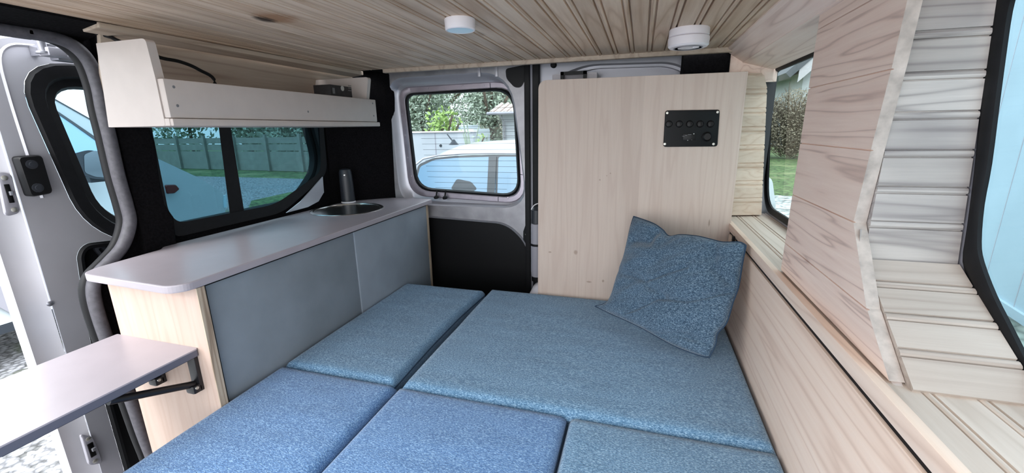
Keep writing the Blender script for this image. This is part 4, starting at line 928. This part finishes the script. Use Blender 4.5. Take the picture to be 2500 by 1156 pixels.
def twigtree(x, y, h, r, label, n_=420, name='bare_bush', cat='bush', group=None, leafn=500, mat='twig'):
    t = thing(name, label, cat, (x, y, GZ), group)
    bm = bmesh.new()
    for k in range(n_):
        a = random.uniform(0, 2*PI); b_ = random.uniform(0, 1)**.6
        base = Vector((x+r*.3*math.cos(a)*random.random(), y+r*.3*math.sin(a)*random.random(), GZ+h*random.uniform(0, .55)))
        d_ = Vector((math.cos(a)*b_, math.sin(a)*b_, random.uniform(.25, 1.2))).normalized()*r*random.uniform(.5, 1.1)
        d_.z *= h/r*.55
        m_ = base+d_*.5+Vector((random.gauss(0, .08), random.gauss(0, .08), random.gauss(0, .1)))*r
        w_ = .012*random.uniform(.6, 1.6)
        for (p_, q) in ((base, m_), (m_, base+d_)):
            e = (q-p_).normalized(); s1 = e.orthogonal().normalized()*w_; s2 = e.cross(s1).normalized()*w_
            ra_ = [bm.verts.new(v) for v in (p_+s1, p_-s1*.5+s2, p_-s1*.5-s2)]; rb_ = [bm.verts.new(v) for v in (q+s1*.6, q-s1*.3+s2*.6, q-s1*.3-s2*.6)]
            for i in range(3): bm.faces.new((ra_[i], ra_[(i+1) % 3], rb_[(i+1) % 3], rb_[i]))
    fin('branches', bm, 'bark' if mat == 'twig' else mat, t)
    bm = bmesh.new(); leaves(bm, (x, y, GZ+h*.5), (r*.9, r*.9, h*.5), leafn, .05); fin('leaves', bm, mat, t)
    return t
# trees behind the left fence
for k, (x, y, h, r, m_) in enumerate(((-28, 21, 7, 3.2, 'leaf1'), (-22, 20, 7, 3, 'leaf1'), (-17, 19, 6.5, 3, 'leaf1'), (-12.5, 18.5, 6.5, 2.8, 'leaf1'))):
    tree(x, y, h, r, m_, 'dark leafy tree behind the road fence seen through the tinted side window', 4500, .17, group='trees behind the road fence', trunk=-.05)
# ---- white garden wall and house behind the rear window
gw_ = thing('garden_wall', 'low white garden wall with a capping behind the white car', 'wall', (-4.2, 8, GZ))
box('wall_face', 'plaster', -6.2, -3.19, 8.0, 8.18, GZ, 1.055, gw_); box('coping', 'white_pl', -6.25, -3.16, 7.96, 8.22, 1.055, 1.085, gw_, bevel=.005); box('joint', 'grey_pl', -4.03, -4.01, 7.995, 8.0, GZ, 1.05, gw_)
lathe('wall_tap', 'grey_dark', [(.03, 0), (.02, .03)], at(1076, 356, 'y', 8), (0, -1, 0), gw_, 10)
hs = thing('white_house', 'white boarded house with clay tile roof at the right of the rear window', 'house', (-3, 16.5, GZ))
a = at(1226, 280, 'y', 16); box('walls', 'plaster', a.x, 2.0, 16.0, 20, GZ, a.z+.02, hs)
bm = bmesh.new()
for k in range(9): abox(bm, a.x-.005, 2.0, 15.985, 16.0, GZ+.1+k*.26, GZ+.12+k*.26)
fin('board_seams', bm, 'grey_pl', hs)
r0 = at(1192, 277, 'y', 15.6); r1_ = at(1222, 256, 'y', 17.4)
hexa('roof', 'roof', [Vector((r0.x, 15.5, r0.z)), Vector((2.3, 15.5, r0.z)), Vector((2.3, 20.3, r0.z)), Vector((r0.x, 20.3, r0.z)), Vector((r1_.x, 17.2, r1_.z)), Vector((1.5, 17.2, r1_.z)), Vector((1.5, 18.6, r1_.z)), Vector((r1_.x, 18.6, r1_.z))], hs, bevel=.0)
bm = bmesh.new()
for k in range(26):
    x = r0.x+.15+k*.26; bm2 = [(x, 15.48, r0.z+.03), (x+(r1_.x-r0.x)*(1 if k < 4 else .2 if False else .0), 17.15, r1_.z+.02)]
    sweep(bm, bm2, circ(.06, 6), (0, 0, 1))
fin('roof_tiles', bm, 'roof', hs)
tube('gutter', 'grey_pl', [Vector((r0.x, 15.45, r0.z-.02)), Vector((2.3, 15.45, r0.z-.02))], .06, hs, 8)
tube('downpipe', 'grey_pl', [Vector((a.x+.05, 15.5, r0.z-.05)), Vector((a.x+.1, 15.9, r0.z-.35)), Vector((a.x+.12, 15.93, GZ))], .045, hs, 8)
o = thing('cream_shed', 'distant cream gabled outbuilding beyond the garden wall', 'shed', (-5.6, 19, GZ))
a = at(1150, 340, 'y', 19); b_ = at(1224, 340, 'y', 19); tp_ = at(1200, 289, 'y', 19); lw = at(1150, 318, 'y', 19)
plate('gable', 'cream', [Vector((a.x, 19, GZ)), Vector((b_.x, 19, GZ)), Vector((b_.x, 19, lw.z)), Vector((tp_.x, 19, tp_.z)), Vector((a.x, 19, lw.z))], (), (0, 2.5, 0), o)
box('shed_wall', 'plaster', a.x+.4, b_.x, 18.9, 19.0, GZ, lw.z-.3, o)
# parked vehicle behind the wall (white)
o = thing('distant_car', 'distant white car roof above the garden wall', 'car', (-6.3, 13, GZ))
a = at(1080, 316, 'y', 13); b_ = at(1142, 305, 'y', 13)
box('body', 'carpaint', a.x, b_.x+.2, 13, 14.6, GZ+.2, a.z-.0, o, bevel=.08); box('cabin', 'carpaint', a.x+.2, b_.x-.1, 13.15, 14.4, a.z-.001, b_.z, o, bevel=.12)
box('cabin_window', 'carglass', a.x+.4, b_.x-.35, 13.13, 13.2, a.z+.0, b_.z-.06, o)
tree(-5.05, 10.5, 2.15, .55, 'leaf2', 'fresh green shrub between the garden wall and the house', 900, .06, 'shrub', 'shrub', trunk=.0)
tree(-3.9, 9.6, 1.75, .42, 'leaf2', 'light green shrub next to the end of the garden wall', 700, .05, 'shrub', 'shrub', trunk=.0)
tree(-4.5, 9.9, 1.6, .5, 'leaf2', 'low grassy shrub right of the garden wall', 700, .05, 'shrub', 'shrub', trunk=.0)
twigtree(-2.95, 7.4, 2.0, .35, 'thin bare sapling in front of the white house', 40, 'sapling', 'sapling', leafn=30, mat='leaf1')
for k, (x, y, h, r) in enumerate(((-13.5, 19.5, 6.0, 2.6), (-10.6, 22, 7.0, 2.8), (-8.0, 23.5, 7.2, 2.6), (-5.6, 24, 7.4, 2.4), (-3.0, 25, 7.4, 2.5), (-15.5, 17.8, 5.4, 2.0), (-9.6, 17.8, 4.9, 1.7), (-6.4, 18.2, 5.1, 1.6))):
    tree(x, y, h, r, 'leaf1', 'grey green tree in the row beyond the garden wall', 5200, .085, group='trees beyond the garden wall', trunk=.05)
# ---- white car behind the rear doors
car = thing('parked_car', 'white car with blue windows parked close behind the rear window', 'car', (-1.0, 3.6, GZ))
YC = 3.0
sec = [(0.0, -.28), (0.0, .40), (.03, .60), (.05, .635), (.16, .885), (.20, .925), (.42, .985), (.80, 1.005), (1.20, .985), (1.42, .925), (1.46, .885), (1.57, .635), (1.62, .40), (1.62, -.28)]
xs = [(-1.80, .70, .55), (-1.76, .84, .62), (-1.66, .93, .80), (-1.50, .985, .9), (-1.30, 1.0, 1), (-.95, 1.012, 1), (-.5, 1.012, 1), (.1, .99, 1), (.5, .93, .9), (.85, .78, .4)]
bm = bmesh.new(); lp = []
for x, zs, wsc in xs:
    l_ = []
    for yy, z in sec:
        z2 = z if z < .6 else .6+(z-.6)*(zs-.6)/.405
        y2 = .81+(yy-.81)*(1-.06*(1-wsc)); l_.append(Vector((x+(0 if z < .6 else 0), YC+y2, z2)))
    lp.append(l_)
loft(bm, lp, False, False, closed=False)
for l_ in (lp[0], lp[-1]): bm.faces.new([bm.verts.new(v) for v in l_])
fin('body', bm, 'carpaint', car, auto=.9)
def cq(px, k=.0):
    out = []
    for x, y in px:
        d_ = fw+rt*((x-1250)/FPX)-up*((y-578)/FPX)
        # leaning window plane y = YC+.05+(z-.635)*.44 - offset
        t_ = (YC+.05-.02-k-.635*.44-CAM.y+CAM.z*.44)/(d_.y-.44*d_.z); out.append(CAM+d_*t_)
    return out
wpx = [(1014, 440), (1024, 405), (1060, 389), (1110, 384), (1200, 381), (1262, 381), (1268, 395), (1268, 485), (1200, 484), (1120, 478), (1040, 468)]
plate('window_trim', 'cardark', rpoly(cq([(1011, 441), (1021, 402), (1058, 386), (1110, 381), (1200, 378), (1300, 379), (1320, 395), (1320, 492), (1200, 488), (1120, 482), (1038, 471)]), .03), (), (0, .004, 0), car)
plate('rear_side_window', 'carglass', rpoly(cq([(1017, 440), (1026, 407), (1060, 391), (1110, 386), (1200, 383), (1211, 383), (1209, 484), (1120, 478), (1040, 467)], .006), .02), (), (0, .002, 0), car)
plate('front_side_window', 'carglass', rpoly(cq([(1217, 383), (1300, 383), (1318, 395), (1318, 487), (1214, 484)], .006), .02), (), (0, .002, 0), car)
plate('door_pillar', 'cardark', cq([(1193, 383), (1212, 382), (1207, 486), (1188, 485)], .009), (), (0, .002, 0), car)
plate('headrest', 'cardark', rpoly(cq([(1115, 437), (1150, 444), (1165, 462), (1150, 470), (1100, 462)], .008), .02), (), (0, .002, 0), car)
tube('roof_rail', 'silver2', [cq([(p_[0], p_[1])], .0)[0]+Vector((0, -.005, 0)) for p_ in ((1016, 402), (1034, 388), (1070, 380), (1130, 375), (1200, 374), (1300, 375))], .008, car, 8)
q = Vector((at(1108, 352, 'y', 3.75).x, 3.75, .985)); e_ = at(1092, 328, 'y', 3.80)
tube('aerial', 'cardark', [q, q.lerp(e_, .5), e_], .006, car, 6); lathe('aerial_foot', 'cardark', [(.05, 0), (.03, .02), (.01, .05)], q-Vector((0, 0, .02)), (0, 0, 1), car, 16)
for x in (-1.35, .4):
    lathe('wheel', 'rubber', [(.28, 0), (.30, .02), (.30, .2), (.28, .22)], (x, YC+.2, GZ+.3), (0, -1, 0), car, 32)
# ---- right side: bare hedge, house with eave, pale blue wall
for k in range(9):
    x = 4.0+k*1.6; y = 26.5-k*.8
    twigtree(x, y, 3.5+random.uniform(-.3, .3), 1.5, 'bare brown bush in the tall hedge beyond the lawn', 600, group='bushes of the tall hedge beyond the lawn', leafn=7000)
rh = thing('grey_roofed_house', 'pale house with a dark projecting eave above the hedge', 'house', (15, 34, GZ))
e0 = at(1928, 190, 'y', 34); e1 = at(2012, 150, 'y', 34); e2 = at(2012, 108, 'y', 34); e3 = at(1940, 182, 'y', 34)
eave = [e0, Vector((e0.x+8, 33.9, e0.z+8.0)), Vector((e0.x+8, 33.9, e0.z+8.8)), Vector((e0.x-.3, 33.9, e0.z+.3))]
plate('roof_slab', 'slate', [Vector((q_.x, 33.9, q_.z)) for q_ in eave], (), (0, 9, 0), rh)
plate('bargeboard', 'silver2', [Vector((e0.x+.5, 34.0, e0.z-.3)), Vector((e0.x+8, 34.0, e0.z+7.2)), Vector((e0.x+8, 34.0, e0.z+7.98)), Vector((e0.x+.5, 34.0, e0.z+.48))], (), (0, .1, 0), rh)
plate('gable_wall', 'plaster', [Vector((e0.x+1.0, 34.7, GZ)), Vector((e0.x+8, 34.7, GZ)), Vector((e0.x+8, 34.7, e0.z+7.4)), Vector((e0.x+1.0, 34.7, e0.z+.4))], (), (0, 8, 0), rh)
# pale blue wall on the right
bl0, bl1 = at(2436, 752, 'z', GZ), at(2499, 800, 'z', GZ)
bwx = thing('blue_wall', 'pale blue painted boarded wall of the building to the right', 'wall', (bl0.x, bl0.y, GZ))
dd = Vector((-.16, -.98, 0)).normalized(); A0 = Vector((bl0.x, bl0.y, 0))-dd*3.0; A1 = A0+dd*9
s_ = Vector((-dd.y, dd.x, 0)); s_ = s_ if s_.x > 0 else -s_
def wq(a_, b__, z0_, z1_, d0, d1_): return [a_+s_*d0+Vector((0, 0, z0_)), b__+s_*d0+Vector((0, 0, z0_)), b__+s_*d1_+Vector((0, 0, z0_)), a_+s_*d1_+Vector((0, 0, z0_)), a_+s_*d0+Vector((0, 0, z1_)), b__+s_*d0+Vector((0, 0, z1_)), b__+s_*d1_+Vector((0, 0, z1_)), a_+s_*d1_+Vector((0, 0, z1_))]
hexa('wall_boards', 'bluewall', wq(A0, A1, GZ, 3.2, 0, .2), bwx)
hexa('base_board', 'bluewall', wq(A0, A1, GZ, GZ+.09, -.03, 0), bwx)
bm = bmesh.new()
for k in range(18):
    p_ = A0+dd*(.2+k*.5); v = [bm.verts.new(c_) for c_ in wq(p_, p_+dd*.008, GZ+.09, 3.2, -.003, 0)]
    for f in ((0, 3, 2, 1), (4, 5, 6, 7), (0, 1, 5, 4), (1, 2, 6, 5), (2, 3, 7, 6), (3, 0, 4, 7)): bm.faces.new([v[i] for i in f])
fin('board_seams', bm, 'silver2', bwx)
struct(plate('ground', 'mossy', [Vector((1.2, -4, GZ+.01)), Vector((4.5, -4, GZ+.01)), Vector((4.5, 6, GZ+.01)), Vector((1.2, 6, GZ+.01))], (), (0, 0, -.01)), 'mossy grey paving at the foot of the blue wall', 'ground')
# ================================================================ LIGHT, WORLD, CAMERA
w_ = D.worlds.new('sky'); bpy.context.scene.world = w_; w_.use_nodes = True
nt = w_.node_tree; bg = nt.nodes['Background']
tc = nt.nodes.new('ShaderNodeTexCoord'); sp_ = nt.nodes.new('ShaderNodeSeparateXYZ'); nt.links.new(tc.outputs['Generated'], sp_.inputs[0])
cr = nt.nodes.new('ShaderNodeValToRGB'); e = cr.color_ramp.elements
e[0].position = .0; e[0].color = (.66, .68, .70, 1); e[1].position = .6; e[1].color = (.86, .91, .97, 1)
nt.links.new(sp_.outputs[2], cr.inputs['Fac']); nt.links.new(cr.outputs['Color'], bg.inputs['Color']); bg.inputs['Strength'].default_value = 1.6
sun = D.lights.new('sun', 'SUN'); sun.energy = 1.0; sun.angle = .6; sun.color = (1, .97, .93)
so_ = D.objects.new('sun', sun); C.objects.link(so_); so_.rotation_euler = (math.radians(48), math.radians(8), math.radians(-20))
cam = D.cameras.new('camera'); co_ = D.objects.new('camera', cam); C.objects.link(co_); bpy.context.scene.camera = co_
cam.sensor_fit = 'HORIZONTAL'; cam.sensor_width = 36; cam.lens = 36*FPX/2500; cam.clip_start = .01; cam.clip_end = 300
m3 = Matrix((rt, up, -fw)).transposed(); co_.matrix_world = Matrix.Translation(CAM) @ m3.to_4x4()
sc_ = bpy.context.scene
sc_.view_settings.view_transform = 'Standard'; sc_.view_settings.look = 'None'; sc_.view_settings.gamma = 1; sc_.view_settings.use_curve_mapping = False
sc_.view_settings.exposure = 1.85
try:
    sc_.cycles.max_bounces = 10; sc_.cycles.diffuse_bounces = 6; sc_.cycles.transparent_max_bounces = 12; sc_.cycles.use_denoising = True; sc_.cycles.sample_clamp_indirect = 6
except Exception: pass
